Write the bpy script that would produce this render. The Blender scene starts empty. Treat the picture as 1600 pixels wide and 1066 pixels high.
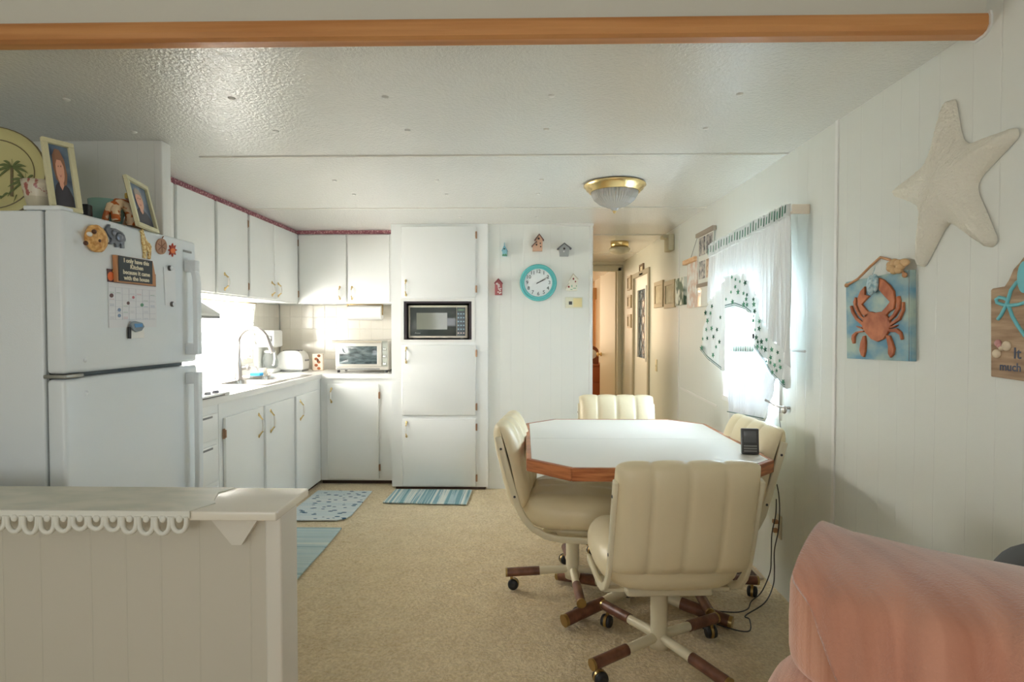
import bpy, bmesh, math, random
from mathutils import Vector, Matrix, Euler, noise
random.seed(7)
SC = bpy.context.scene
COL = SC.collection
PI = math.pi

# ---------------------------------------------------------------- camera
CAM = Vector((0, 0, 1.305))
cam_d = bpy.data.cameras.new('camera')
cam_d.sensor_width = 36.0
cam_d.lens = 36.0 * 900 / 1600
cam_d.clip_start = 0.05
cam = bpy.data.objects.new('camera', cam_d)
COL.objects.link(cam)
cam.location = CAM
ROT = Euler((math.radians(90 - 1.30), 0, math.radians(1.15)), 'XYZ')
cam.rotation_euler = ROT
SC.camera = cam
RM = ROT.to_matrix()
def ray(px, py):
    return RM @ Vector(((px - 800) / 900, -(py - 533) / 900, -1))
def onX(px, py, X):
    d = ray(px, py); return CAM + d * (X / d.x)
def onY(px, py, Y):
    d = ray(px, py); return CAM + d * (Y / d.y)
def onZ(px, py, Z):
    d = ray(px, py); return CAM + d * ((Z - CAM.z) / d.z)

# ---------------------------------------------------------------- render look
SC.view_settings.view_transform = 'Standard'
SC.view_settings.look = 'None'
SC.view_settings.gamma = 1.0
SC.view_settings.use_curve_mapping = False
SC.view_settings.exposure = 1.38
SC.cycles.use_denoising = True
SC.cycles.max_bounces = 10
SC.cycles.diffuse_bounces = 6
SC.cycles.transparent_max_bounces = 16
SC.cycles.sample_clamp_indirect = 6.0
SC.cycles.caustics_reflective = False
SC.cycles.caustics_refractive = False

# ---------------------------------------------------------------- world and daylight
w = bpy.data.worlds.new('sky'); SC.world = w; w.use_nodes = True
bg = w.node_tree.nodes['Background']
bg.inputs[0].default_value = (0.80, 0.90, 1.0, 1)
bg.inputs[1].default_value = 0.6

def area(name, loc, rot, sx, sy, power, color):
    l = bpy.data.lights.new(name, 'AREA'); l.shape = 'RECTANGLE'; l.size = sx; l.size_y = sy
    l.energy = power; l.color = color
    o = bpy.data.objects.new(name, l); COL.objects.link(o)
    o.location = loc; o.rotation_euler = rot
    return o
R90 = PI / 2
# daylight just outside each window, facing in; the hall fill is added
area('sink_window_daylight', (-2.42, 3.91, 1.34), (0, -R90, 0), .62, 1.40, 58, (1.0, 0.975, 0.94))
area('dinette_window_daylight', (1.40, 3.25, 1.225), (0, R90, 0), .74, .80, 46, (0.66, 0.84, 1.0))
area('living_window_daylight', (-0.7, -3.12, 1.35), (R90, 0, 0), 2.4, 1.3, 10, (1.0, 0.97, 0.93))
area('side_window_daylight', (-2.45, -1.0, 1.4), (0, -R90, 0), 1.2, 1.6, 2.4, (0.85, 0.94, 1.0))
area('hall_fill_light', (-0.55, 6.0, 1.6), (0, -R90, 0), 0.9, 1.0, 8, (1.0, 0.86, 0.62))  # no window known here; warm fill added to brighten the hall
area('bedroom_window_daylight', (0.1, 10.3, 1.5), (-R90, 0, 0), 1.6, 1.2, 16, (1.0, 0.80, 0.58))

# ---------------------------------------------------------------- materials
def S(r, g, b):
    f = lambda c: (c / 255 / 12.92) if c / 255 <= 0.04045 else ((c / 255 + 0.055) / 1.055) ** 2.4
    return (f(r), f(g), f(b), 1)
MATS = {}
def mat(name, col, rough=0.5, metal=0.0, spec=0.5, coat=0.0, trans=0.0, alpha=1.0, sheen=0.0):
    m = bpy.data.materials.new(name); m.use_nodes = True
    b = m.node_tree.nodes['Principled BSDF']
    b.inputs['Base Color'].default_value = col
    b.inputs['Roughness'].default_value = rough
    b.inputs['Metallic'].default_value = metal
    b.inputs['Specular IOR Level'].default_value = spec
    b.inputs['Coat Weight'].default_value = coat
    b.inputs['Transmission Weight'].default_value = trans
    b.inputs['Alpha'].default_value = alpha
    b.inputs['Sheen Weight'].default_value = sheen
    MATS[name] = m
    return m
def nd(m, t, **k):
    n = m.node_tree.nodes.new(t)
    for a, v in k.items():
        if a.startswith('i_'):
            n.inputs[int(a[2:]) if a[2:].isdigit() else a[2:]].default_value = v
        else: setattr(n, a, v)
    return n
def lk(m, a, ao, b, bi):
    m.node_tree.links.new(a.outputs[ao], b.inputs[bi])
def BS(m): return m.node_tree.nodes['Principled BSDF']
def math_n(m, op, a, b=None, c=None):
    n = nd(m, 'ShaderNodeMath', operation=op)
    for i, v in enumerate((a, b, c)):
        if v is None: continue
        if isinstance(v, tuple): lk(m, v[0], v[1], n, i)
        else: n.inputs[i].default_value = v
    return (n, 0)
def bump(m, src, strength=0.3, dist=0.01):
    b = nd(m, 'ShaderNodeBump'); b.inputs['Strength'].default_value = strength
    b.inputs['Distance'].default_value = dist
    lk(m, src[0], src[1], b, 'Height'); lk(m, b, 0, BS(m), 'Normal')
    return b
def noise_mix(m, c1, c2, scale=(5, 5, 5), detail=4, lo=0.35, hi=0.65, bumpd=0, coord='Object', dist=0.0):
    tc = nd(m, 'ShaderNodeTexCoord'); mp = nd(m, 'ShaderNodeMapping')
    mp.inputs['Scale'].default_value = scale
    lk(m, tc, coord, mp, 0)
    n = nd(m, 'ShaderNodeTexNoise'); n.inputs['Scale'].default_value = 1.0; n.inputs['Detail'].default_value = detail
    n.inputs['Distortion'].default_value = dist
    lk(m, mp, 0, n, 0)
    r = nd(m, 'ShaderNodeValToRGB'); r.color_ramp.elements[0].position = lo; r.color_ramp.elements[1].position = hi
    r.color_ramp.elements[0].color = c1; r.color_ramp.elements[1].color = c2
    lk(m, n, 0, r, 0); lk(m, r, 0, BS(m), 'Base Color')
    if bumpd: bump(m, (n, 0), 0.5, bumpd)
    return m
def panel_mat(name, col, axis, strength=0.30):
    """painted sheet panelling with fine V grooves at irregular steps along one axis, a wider seam every 1.22 m"""
    m = mat(name, col, 0.38)
    tc = nd(m, 'ShaderNodeNewGeometry'); sp = nd(m, 'ShaderNodeSeparateXYZ'); lk(m, tc, 'Position', sp, 0)
    ax = {'X': 0, 'Y': 1}[axis]
    t = math_n(m, 'ADD', (sp, ax), PANEL_OFF[axis])
    t = math_n(m, 'DIVIDE', t, 0.4064); t = math_n(m, 'FRACT', t)
    tot = None
    for g in (0.0, 0.24, 0.56, 0.78, 1.0):
        d = math_n(m, 'SUBTRACT', t, g); d = math_n(m, 'ABSOLUTE', d)
        d = math_n(m, 'DIVIDE', d, 0.0075); d = math_n(m, 'SUBTRACT', 1.0, d); d = math_n(m, 'MAXIMUM', d, 0.0)
        tot = d if tot is None else math_n(m, 'MAXIMUM', tot, d)
    h = math_n(m, 'MULTIPLY', tot, -1.0)
    bump(m, h, strength, 0.003)
    mx = nd(m, 'ShaderNodeMixRGB'); mx.inputs[1].default_value = col
    mx.inputs[2].default_value = tuple(c * 0.94 for c in col[:3]) + (1,)
    k = math_n(m, 'MULTIPLY', tot, 0.6)
    lk(m, k[0], k[1], mx, 0); lk(m, mx, 0, BS(m), 'Base Color')
    return m
PANEL_OFF = {'X': 0.10, 'Y': 0.06}
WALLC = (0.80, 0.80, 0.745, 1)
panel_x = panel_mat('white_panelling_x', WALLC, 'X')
panel_y_dim = panel_mat('white_panelling_y_dim', (0.73, 0.74, 0.68, 1), 'Y')  # same paint as the clock wall, dimmer light put into the colour
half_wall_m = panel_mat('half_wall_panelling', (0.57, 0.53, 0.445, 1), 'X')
white_paint = mat('white_paint', (0.80, 0.79, 0.74, 1), 0.4)
cab = mat('cabinet_white', (0.85, 0.855, 0.83, 1), 0.33)
cab_in = mat('cabinet_gap', (0.62, 0.60, 0.53, 1), 0.5)
warm_paint = mat('warm_white_paint', (0.78, 0.74, 0.62, 1), 0.45)
ceil_m = mat('ceiling_texture', (0.78, 0.775, 0.73, 1), 0.23, spec=1.0)
tc = nd(ceil_m, 'ShaderNodeNewGeometry'); vn = nd(ceil_m, 'ShaderNodeTexNoise'); vn.inputs['Scale'].default_value = 90; vn.inputs['Detail'].default_value = 2
lk(ceil_m, tc, 'Position', vn, 0); bump(ceil_m, (vn, 0), 0.55, 0.006)
trim_w = mat('trim_white', (0.80, 0.79, 0.75, 1), 0.35)
gap_dark = mat('dark_gap', S(90, 80, 70), 0.8)
toe = mat('toe_kick_brown', S(70, 48, 36), 0.6)
carpet = mat('carpet_beige', S(205, 182, 146), 0.95, spec=0.1, sheen=0.3)
def carpet_nodes(m):
    tc = nd(m, 'ShaderNodeNewGeometry')
    n1 = nd(m, 'ShaderNodeTexNoise'); n1.inputs['Scale'].default_value = 85; n1.inputs['Detail'].default_value = 5
    n2 = nd(m, 'ShaderNodeTexNoise'); n2.inputs['Scale'].default_value = 7; n2.inputs['Detail'].default_value = 4
    lk(m, tc, 'Position', n1, 0); lk(m, tc, 'Position', n2, 0)
    s = math_n(m, 'MULTIPLY', (n1, 0), 0.75); s2 = math_n(m, 'MULTIPLY', (n2, 0), 0.25); s = math_n(m, 'ADD', s, s2)
    r = nd(m, 'ShaderNodeValToRGB')
    r.color_ramp.elements[0].position = 0.30; r.color_ramp.elements[0].color = S(202, 178, 138)
    r.color_ramp.elements[1].position = 0.68; r.color_ramp.elements[1].color = S(238, 220, 184)
    e = r.color_ramp.elements.new(0.5); e.color = S(220, 200, 162)
    lk(m, s[0], s[1], r, 0); lk(m, r, 0, BS(m), 'Base Color'); bump(m, (n1, 0), 0.8, 0.012)
carpet_nodes(carpet)
beam_m = noise_mix(mat('honey_wood', S(196, 138, 84), 0.35, spec=0.4), S(186, 124, 70), S(212, 152, 96), (1.2, 30, 30), 5, coord='Object')
oak = noise_mix(mat('oak_edge', S(176, 104, 58), 0.35), S(140, 74, 38), S(198, 124, 74), (6, 6, 60), 6)
oakx = noise_mix(mat('oak_edge_long', S(176, 104, 58), 0.32), S(150, 80, 40), S(204, 130, 78), (8, 8, 90), 6)
laminate = mat('table_laminate', (0.80, 0.77, 0.70, 1), 0.42, spec=.35)
lam_counter = mat('counter_laminate', (0.84, 0.83, 0.79, 1), 0.22)
ledge_lam = mat('ledge_laminate', (0.78, 0.73, 0.63, 1), 0.18, spec=1.0)
brass = mat('brass', S(236, 208, 150), 0.25, 1.0)
copper = mat('copper_hinge', S(176, 138, 108), 0.4, 0.7)
porcelain = mat('porcelain', (0.86, 0.84, 0.78, 1), 0.15)
steel = mat('stainless', (0.62, 0.60, 0.57, 1), 0.25, 1.0)
steel_b = mat('brushed_nickel', (0.50, 0.47, 0.45, 1), 0.32, 1.0)
chrome = mat('chrome', (0.75, 0.75, 0.75, 1), 0.12, 1.0)
black = mat('black_plastic', (0.015, 0.015, 0.017, 1), 0.4)
dgrey = mat('dark_grey_plastic', S(72, 70, 70), 0.45)
mgrey = mat('mid_grey_plastic', S(140, 140, 138), 0.45)
white_pl = mat('white_plastic', (0.85, 0.85, 0.82, 1), 0.3)
glassy = mat('dark_glass', S(62, 68, 66), 0.08, spec=0.8)
fridge_m = mat('fridge_white', (0.77, 0.81, 0.83, 1), 0.32)
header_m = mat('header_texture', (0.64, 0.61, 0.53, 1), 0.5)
tcn = nd(fridge_m, 'ShaderNodeNewGeometry'); fn = nd(fridge_m, 'ShaderNodeTexNoise'); fn.inputs['Scale'].default_value = 260
lk(fridge_m, tcn, 'Position', fn, 0); bump(fridge_m, (fn, 0), 0.12, 0.002)
gasket = mat('gasket_grey', S(120, 124, 122), 0.6)
vinyl = mat('cream_vinyl', S(232, 217, 182), 0.36, spec=0.4)
tcv = nd(vinyl, 'ShaderNodeTexCoord'); vnn = nd(vinyl, 'ShaderNodeTexNoise'); vnn.inputs['Scale'].default_value = 22; vnn.inputs['Detail'].default_value = 3
lk(vinyl, tcv, 'Object', vnn, 0); bump(vinyl, (vnn, 0), 0.25, 0.006)
chair_paint = mat('cream_enamel', S(226, 216, 188), 0.3)
walnut = noise_mix(mat('walnut_sleeve', S(110, 70, 48), 0.4), S(98, 60, 44), S(130, 86, 64), (20, 20, 20), 4)
brass_d = mat('aged_brass', S(176, 148, 96), 0.3, 0.9)
rubber = mat('black_rubber', (0.02, 0.02, 0.022, 1), 0.45)

def sheer_mat(name, col, op=0.75, lace=None, tf=0.5):
    m = bpy.data.materials.new(name); m.use_nodes = True; nt = m.node_tree; nt.nodes.clear()
    out = nt.nodes.new('ShaderNodeOutputMaterial')
    d = nt.nodes.new('ShaderNodeBsdfDiffuse'); t = nt.nodes.new('ShaderNodeBsdfTranslucent'); tr = nt.nodes.new('ShaderNodeBsdfTransparent')
    d.inputs[0].default_value = col; t.inputs[0].default_value = col
    mx = nt.nodes.new('ShaderNodeMixShader'); mx.inputs[0].default_value = tf
    nt.links.new(d.outputs[0], mx.inputs[1]); nt.links.new(t.outputs[0], mx.inputs[2])
    m2 = nt.nodes.new('ShaderNodeMixShader'); m2.inputs[0].default_value = op
    nt.links.new(tr.outputs[0], m2.inputs[1]); nt.links.new(mx.outputs[0], m2.inputs[2])
    nt.links.new(m2.outputs[0], out.inputs[0])
    if lace:
        g = nt.nodes.new('ShaderNodeNewGeometry'); v = nt.nodes.new('ShaderNodeTexVoronoi'); v.inputs['Scale'].default_value = lace
        nt.links.new(g.outputs['Position'], v.inputs[0])
        r = nt.nodes.new('ShaderNodeValToRGB'); r.color_ramp.elements[0].position = 0.28; r.color_ramp.elements[1].position = 0.4
        r.color_ramp.elements[0].color = (0.35, 0.35, 0.35, 1); r.color_ramp.elements[1].color = (op, op, op, 1)
        nt.links.new(v.outputs[0], r.inputs[0]); nt.links.new(r.outputs[0], m2.inputs[0])
    MATS[name] = m
    return m
sheer = sheer_mat('sheer_white', (0.86, 0.87, 0.86, 1), 0.955, tf=.03)
border = sheer_mat('border_cloth', (0.86, 0.88, 0.86, 1), 1.0, tf=.008)
sheer_tier = sheer_mat('sheer_tier_white', (0.84, 0.87, 0.90, 1), 0.988, tf=.012)
lace = sheer_mat('lace_white', (0.9, 0.9, 0.88, 1), 0.85, lace=42)
leafg = sheer_mat('ivy_green', S(96, 150, 122), 1.0, tf=.02)
leafd = sheer_mat('ivy_dark', S(66, 104, 86), 1.0, tf=.015)
stripe_c = sheer_mat('border_stripe', S(110, 135, 130), 1.0, tf=.02)

# ---------------------------------------------------------------- mesh building
class MB:
    def __init__(s, T=None):
        s.v = []; s.f = []; s.mi = []; s.mats = []; s.T = T or Matrix.Identity(4); s.cur = 0; s.sm = []; s.smooth = False
    def m(s, material):
        if material not in s.mats: s.mats.append(material)
        s.cur = s.mats.index(material); return s
    def add(s, vs, fs, smooth=None):
        n = len(s.v)
        s.v += [s.T @ Vector(p) for p in vs]
        for f in fs:
            s.f.append([i + n for i in f]); s.mi.append(s.cur); s.sm.append(s.smooth if smooth is None else smooth)
        return s
    def box(s, x0, x1, y0, y1, z0, z1):
        v = [(x, y, z) for z in (z0, z1) for y in (y0, y1) for x in (x0, x1)]
        return s.add(v, [(0, 2, 3, 1), (4, 5, 7, 6), (0, 1, 5, 4), (2, 6, 7, 3), (0, 4, 6, 2), (1, 3, 7, 5)], False)
    def rbox(s, x0, x1, y0, y1, z0, z1, r=0.01, seg=3):
        bm = bmesh.new(); bmesh.ops.create_cube(bm, size=1)
        for v in bm.verts:
            v.co = Vector(((x0 + x1) / 2 + v.co.x * (x1 - x0), (y0 + y1) / 2 + v.co.y * (y1 - y0), (z0 + z1) / 2 + v.co.z * (z1 - z0)))
        r = min(r, 0.49 * min(abs(x1 - x0), abs(y1 - y0), abs(z1 - z0)))
        bmesh.ops.bevel(bm, geom=bm.edges[:] , offset=r, segments=seg, profile=0.5, affect='EDGES')
        bm.verts.index_update()
        s.add([v.co.copy() for v in bm.verts], [[v.index for v in f.verts] for f in bm.faces], True)
        bm.free(); return s
    def tube(s, pts, r, seg=10, cap=True, flat=None):
        pts = [Vector(p) for p in pts]; n = len(pts); rs = r if isinstance(r, (list, tuple)) else [r] * n
        vs = []; prev = None
        for i, p in enumerate(pts):
            t = (pts[min(i + 1, n - 1)] - pts[max(i - 1, 0)]).normalized()
            if prev is None:
                a = Vector((0, 0, 1)) if abs(t.z) < 0.9 else Vector((1, 0, 0))
                u = t.cross(a).normalized()
            else:
                u = (prev - t * prev.dot(t)).normalized()
            prev = u; b = t.cross(u)
            for k in range(seg):
                an = 2 * PI * k / seg
                vs.append(p + (u * math.cos(an) + b * math.sin(an)) * rs[i])
        fs = []
        for i in range(n - 1):
            for k in range(seg):
                a = i * seg + k; b2 = i * seg + (k + 1) % seg
                fs.append((a, b2, b2 + seg, a + seg))
        s.add(vs, fs, True)
        if cap:
            s.add(vs[:seg], [list(range(seg))[::-1]], False); s.add(vs[-seg:], [list(range(seg))], False)
        return s
    def cyl(s, p0, p1, r0, r1=None, seg=20):
        return s.tube([p0, p1], [r0, r0 if r1 is None else r1], seg)
    def lathe(s, prof, c=(0, 0, 0), seg=28, axis='Z', smooth=True, cap=True):
        vs = []; fs = []
        for r, h in prof:
            for k in range(seg):
                a = 2 * PI * k / seg; x, y = r * math.cos(a), r * math.sin(a)
                p = {'Z': (x, y, h), 'Y': (x, h, y), 'X': (h, x, y)}[axis]
                vs.append((c[0] + p[0], c[1] + p[1], c[2] + p[2]))
        for i in range(len(prof) - 1):
            for k in range(seg):
                a = i * seg + k; b = i * seg + (k + 1) % seg
                fs.append((a, b, b + seg, a + seg))
        s.add(vs, fs, smooth)
        if not cap: return s
        if prof[0][0] > 1e-5: s.add(vs[:seg], [list(range(seg))], False)
        if prof[-1][0] > 1e-5: s.add(vs[-seg:], [list(range(seg))], False)
        return s
    def prism(s, poly, n, smooth=False):
        """planar 3-D outline extruded along the vector n"""
        n = Vector(n); p = [Vector(q) for q in poly]; k = len(p)
        q = [a + n for a in p]
        fs = [list(range(k)), [k + i for i in range(k)][::-1]]
        fs += [(i, i + k, (i + 1) % k + k, (i + 1) % k) for i in range(k)]
        return s.add(p + q, fs, smooth)
    def ell(s, c, rx, ry, rz, seg=16, rings=10, fn=None):
        vs = []; fs = []
        for i in range(rings + 1):
            th = PI * i / rings
            for k in range(seg):
                a = 2 * PI * k / seg
                d = Vector((math.sin(th) * math.cos(a), math.sin(th) * math.sin(a), math.cos(th)))
                g = fn(d) if fn else 1
                vs.append((c[0] + d.x * rx * g, c[1] + d.y * ry * g, c[2] + d.z * rz * g))
        for i in range(rings):
            for k in range(seg):
                a = i * seg + k; b = i * seg + (k + 1) % seg
                fs.append((a, a + seg, b + seg, b))
        return s.add(vs, fs, True)
    def grid(s, fn, nu, nv, close_u=False, smooth=True, skip=None):
        vs = [fn(i / nu, j / nv) for j in range(nv + 1) for i in range(nu + 1)]
        fs = []
        for j in range(nv):
            for i in range(nu):
                if skip and skip((i + .5) / nu, (j + .5) / nv): continue
                a = j * (nu + 1) + i
                fs.append((a, a + 1, a + nu + 2, a + nu + 1))
        return s.add(vs, fs, smooth)
    def text(s, txt, size, T, ext=0.0008, align='CENTER', bold=0.0, rough=False):
        c = bpy.data.curves.new('txt', 'FONT'); c.body = txt; c.size = size; c.extrude = ext
        c.align_x = align; c.align_y = 'CENTER'; c.offset = bold; c.resolution_u = 2 if not rough else 1
        o = bpy.data.objects.new('txt', c); COL.objects.link(o)
        dg = bpy.context.evaluated_depsgraph_get(); me = o.evaluated_get(dg).to_mesh()
        vs = [T @ v.co for v in me.vertices]; fs = [list(p.vertices) for p in me.polygons]
        s.add(vs, fs, False)
        o.evaluated_get(dg).to_mesh_clear(); bpy.data.objects.remove(o); bpy.data.curves.remove(c)
        return s
    def build(s, name, material=None, parent=None, origin=None, bevel=0, seg=2, subsurf=0, solid=0, weld=False):
        me = bpy.data.meshes.new(name)
        if material is not None and not s.mats: s.mats = [material]
        if parent is not None: W = wmat(parent)
        else:
            if origin is None:
                lo = [min(v[i] for v in s.v) for i in range(3)]; hi = [max(v[i] for v in s.v) for i in range(3)]
                origin = ((lo[0] + hi[0]) / 2, (lo[1] + hi[1]) / 2, lo[2])
            W = Matrix.Translation(Vector(origin))
        Wi = W.inverted()
        me.from_pydata([Wi @ v for v in s.v], [], s.f)
        for m_ in s.mats: me.materials.append(m_)
        me.polygons.foreach_set('material_index', s.mi)
        me.polygons.foreach_set('use_smooth', s.sm)
        me.update()
        bm = bmesh.new(); bm.from_mesh(me)
        if weld: bmesh.ops.remove_doubles(bm, verts=bm.verts, dist=1e-5)
        bmesh.ops.recalc_face_normals(bm, faces=bm.faces[:]) if not solid else None
        bm.to_mesh(me); bm.free()
        o = bpy.data.objects.new(name, me); COL.objects.link(o)
        if parent is not None: o.parent = parent
        else: o.location = origin
        if solid:
            md = o.modifiers.new('solid', 'SOLIDIFY'); md.thickness = solid; md.offset = 0
        if bevel:
            md = o.modifiers.new('bevel', 'BEVEL'); md.width = bevel; md.segments = seg; md.limit_method = 'ANGLE'
            md.angle_limit = math.radians(40)
        if subsurf:
            md = o.modifiers.new('sub', 'SUBSURF'); md.levels = subsurf; md.render_levels = subsurf
        return o
def wmat(o):
    M = Matrix.LocRotScale(o.location, o.rotation_euler, o.scale)
    return wmat(o.parent) @ M if o.parent else M
def tag(o, label=None, cat=None, group=None, kind=None):
    if label: o['label'] = label
    if cat: o['category'] = cat
    if group: o['group'] = group
    if kind: o['kind'] = kind
    return o
def thing(name, loc, label, cat, group=None, rot=0):
    o = bpy.data.objects.new(name, None); COL.objects.link(o); o.location = loc; o.rotation_euler = (0, 0, rot)
    o.empty_display_size = 0.1
    return tag(o, label, cat, group)
def copy_tree(o, parent=None):
    c = o.copy(); COL.objects.link(c)
    if parent is not None: c.parent = parent; c.matrix_parent_inverse = Matrix.Identity(4)
    for ch in [x for x in COL.objects if x.parent is o]: copy_tree(ch, c)
    return c
def struct(mb, name, m=None, **k):
    return tag(mb.build(name, m, **k), kind='structure')
def TR(x, y, z, rz=0): return Matrix.Translation((x, y, z)) @ Matrix.Rotation(rz, 4, 'Z')
XR, XL, YB = 1.265, -2.27, 5.30       # right wall, left wall, kitchen back wall
H = 2.14                              # ceiling height

# ================================================================ THE SETTING
def grid_floor():
    mb = MB()
    x0, x1, y0, y1 = -1.75, 1.40, 1.55, 4.75
    nx, ny = 300, 320
    def fn(u, v):
        x = x0 + (x1 - x0) * u; y = y0 + (y1 - y0) * v
        p = Vector((x * 38, y * 38, 0)); q = Vector((x * 11, y * 11, 3))
        z = noise.noise(p) * 0.006 + noise.noise(q) * 0.004 - 0.006
        e = min(u, 1 - u, v, 1 - v) * 12
        return (x, y, z * min(1, max(0.0, e)) if e < 1 else z)
    mb.grid(fn, nx, ny)
    def q(a, b, c, d): mb.add([(a, c, 0), (b, c, 0), (b, d, 0), (a, d, 0)], [(0, 1, 2, 3)], False)
    q(-2.3, x0, -3.05, 5.35); q(x0, x1, -3.05, y0); q(x0, x1, y1, 5.35); q(-1.2, 1.40, 5.35, 10.4)
    return mb
fl = struct(grid_floor(), 'floor', carpet, origin=(0, 0, 0))
md = None
# right wall with the dinette window and the hall door opening
WY0, WY1, WZ0, WZ1 = 2.84, 3.66, 0.85, 1.60
DY0, DY1, DZ1 = 5.84, 6.62, 1.885
mb = MB()
mb.box(XR, XR + .1, -3.1, WY0, -.02, 2.75); mb.box(XR, XR + .1, WY0, WY1, -.02, WZ0); mb.box(XR, XR + .1, WY0, WY1, WZ1, 2.3)
mb.box(XR, XR + .1, WY1, DY0, -.02, 2.3); mb.box(XR, XR + .1, DY0, DY1, DZ1, 2.3); mb.box(XR, XR + .1, DY1, 10.5, -.02, 2.3)
struct(mb, 'wall_right', panel_y_dim)
# left wall with sink window and living room window
SY0, SY1, SZ0, SZ1 = 3.22, 4.60, 1.06, 1.62
mb = MB()
LX = XL - .1
mb.box(LX, XL, -3.1, -1.7, -.02, 2.75); mb.box(LX, XL, -1.7, -0.3, -.02, .9); mb.box(LX, XL, -1.7, -0.3, 1.95, 2.75)
mb.box(LX, XL, -0.3, SY0, -.02, 2.75); mb.box(LX, XL, SY0, SY1, -.02, SZ0); mb.box(LX, XL, SY0, SY1, SZ1, 2.3); mb.box(LX, XL, SY1, 5.4, -.02, 2.3)
struct(mb, 'wall_left', panel_y_dim)
# living room end wall, behind the camera
mb = MB()
mb.box(XL, -1.9, -3.1, -3.0, -.02, 2.75); mb.box(.5, XR, -3.1, -3.0, -.02, 2.75)
mb.box(-1.9, .5, -3.1, -3.0, -.02, .75); mb.box(-1.9, .5, -3.1, -3.0, 2.0, 2.75)
struct(mb, 'wall_front', panel_x)
# kitchen back wall with backsplash, clock wall, hall walls
mb = MB(); mb.box(XL, -.33, YB, YB + .08, -.02, 2.2); struct(mb, 'wall_kitchen_back', panel_x)
mb = MB(); mb.box(-.30, .546, 4.65, 4.73, -.02, 2.2); struct(mb, 'wall_back', panel_x)

mb = MB(); mb.box(.466, .546, 4.73, 5.5, -.02, 2.2); mb.box(.466, .546, 5.5, 6.5, 2.0, 2.2); mb.box(.466, .546, 6.5, 7.40, -.02, 2.2)
struct(mb, 'wall_hall_left', panel_y_dim)
mb = MB(); mb.box(-.72, -.64, 5.39, 7.4, -.02, 2.2); mb.box(-.27, .466, 4.735, 4.79, -.02, 2.2)  # unseen side room and its doorway, added to house the hall fill lamp
struct(mb, 'wall_side_room', warm_paint)
mb = MB(); mb.box(-.64, .56, 7.40, 7.48, -.02, 2.2); mb.box(.56, 1.21, 7.40, 7.48, 2.04, 2.2); mb.box(1.21, 1.34, 7.40, 7.48, -.02, 2.2)
struct(mb, 'wall_hall_end', panel_mat('hall_panelling', (0.78, 0.74, 0.62, 1), 'X'))
mb = MB(); mb.box(-1.2, -1.12, 7.48, 10.5, -.02, 2.2); mb.box(-1.12, 1.3, 10.40, 10.48, -.02, 2.2)
struct(mb, 'wall_bedroom', warm_paint)
# short partition beside the refrigerator
mb = MB(); mb.box(XL, -1.63, 2.555, 2.60, -.02, H); struct(mb, 'wall_partition', panel_x)
mb = MB(); mb.rbox(-1.644, -1.606, 2.545, 2.61, 0, H - .002, .006); struct(mb, 'trim_1', trim_w)
# ceilings
ce = MB(); ce.box(XL - .1, XR + .1, 1.64, 10.5, H, H + .08)
ceil_o = struct(ce, 'ceiling', ceil_m)
mb = MB(); mb.box(XL - .1, XR + .1, -3.1, 1.63, 2.60, 2.68); struct(mb, 'ceiling_living_room', ceil_m)
mb = MB(); mb.box(XL, XR + .0, 1.622, 1.70, 2.15, 2.62); struct(mb, 'wall_header', header_m)
# battens over the ceiling panel joints
for i, y in enumerate((2.80, 4.02, 5.20, 6.42)):
    mb = MB(); xa = XL if y < 5.0 else .546
    xa = -1.58 if y < 3 else (-1.93 if y < 5 else xa)
    mb.rbox(xa, XR, y - .011, y + .011, H - .005, H + .01, .003, 1)
    struct(mb, 'trim_%d' % (i + 2), mat('batten_%d' % i, (0.70, 0.68, 0.61, 1), .5) if i == 0 else MATS['batten_0'])
# honey wood beam trim on the header edge
prof = [(1.640, 2.160), (1.607, 2.160), (1.604, 2.150), (1.604, 2.128), (1.611, 2.116), (1.624, 2.110), (1.655, 2.108), (1.665, 2.116), (1.665, 2.135)]
mb = MB(); mb.prism([(XL, a, b) for a, b in prof], (XR - XL + .0, 0, 0), False)
b = mb.build('ceiling_beam', beam_m, bevel=.003)
tag(b, 'long honey-coloured wooden beam running across the edge of the kitchen ceiling', 'beam')
mb = MB(); mb.prism([(XR - .006, a + .0, b2 - .0) for a, b2 in [(1.645, 2.164), (1.601, 2.164), (1.598, 2.150), (1.598, 2.125), (1.607, 2.110), (1.622, 2.103), (1.655, 2.102), (1.668, 2.112)]], (.007, 0, 0))
tag(mb.build('end_cap', trim_w, parent=b), None)
# plastic rosettes that pin the ceiling panels
for (py, xs) in ((2.09, (-1.67, -1.06, -.5, .10, .77)), (2.44, (-1.66, -1.05, -.49, .095, .76)), (3.26, (-1.07, -.49, .10)), (3.60, (-1.06, -.48, .09)), (4.35, (-.48, .1))):
    for x in xs:
        mb = MB(); mb.lathe([(0.0, H - .005), (.010, H - .0045), (.013, H - .001), (.013, H + .002)], (x, py, 0), 12)
        mb.build('ceiling_rosette', mat('rosette', (0.68, 0.67, 0.62, 1), .4) if 'rosette' not in MATS else MATS['rosette'], parent=ceil_o)
# panel joint covers on the right wall
mb = MB(); mb.box(XR - .006, XR, 2.352, 2.372, 0, H); struct(mb, 'trim_6', trim_w)
mb = MB(); mb.box(XR - .004, XR, 4.715, 4.730, 0, H); struct(mb, 'trim_7', trim_w)
mb = MB(); mb.rbox(.528, .556, 4.640, 4.735, 0, H, .005); struct(mb, 'trim_8', trim_w)
mb = MB(); mb.box(-.02 + .28, .56, 4.634, 4.65, H - .02, H); struct(mb, 'trim_9', trim_w)
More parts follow.
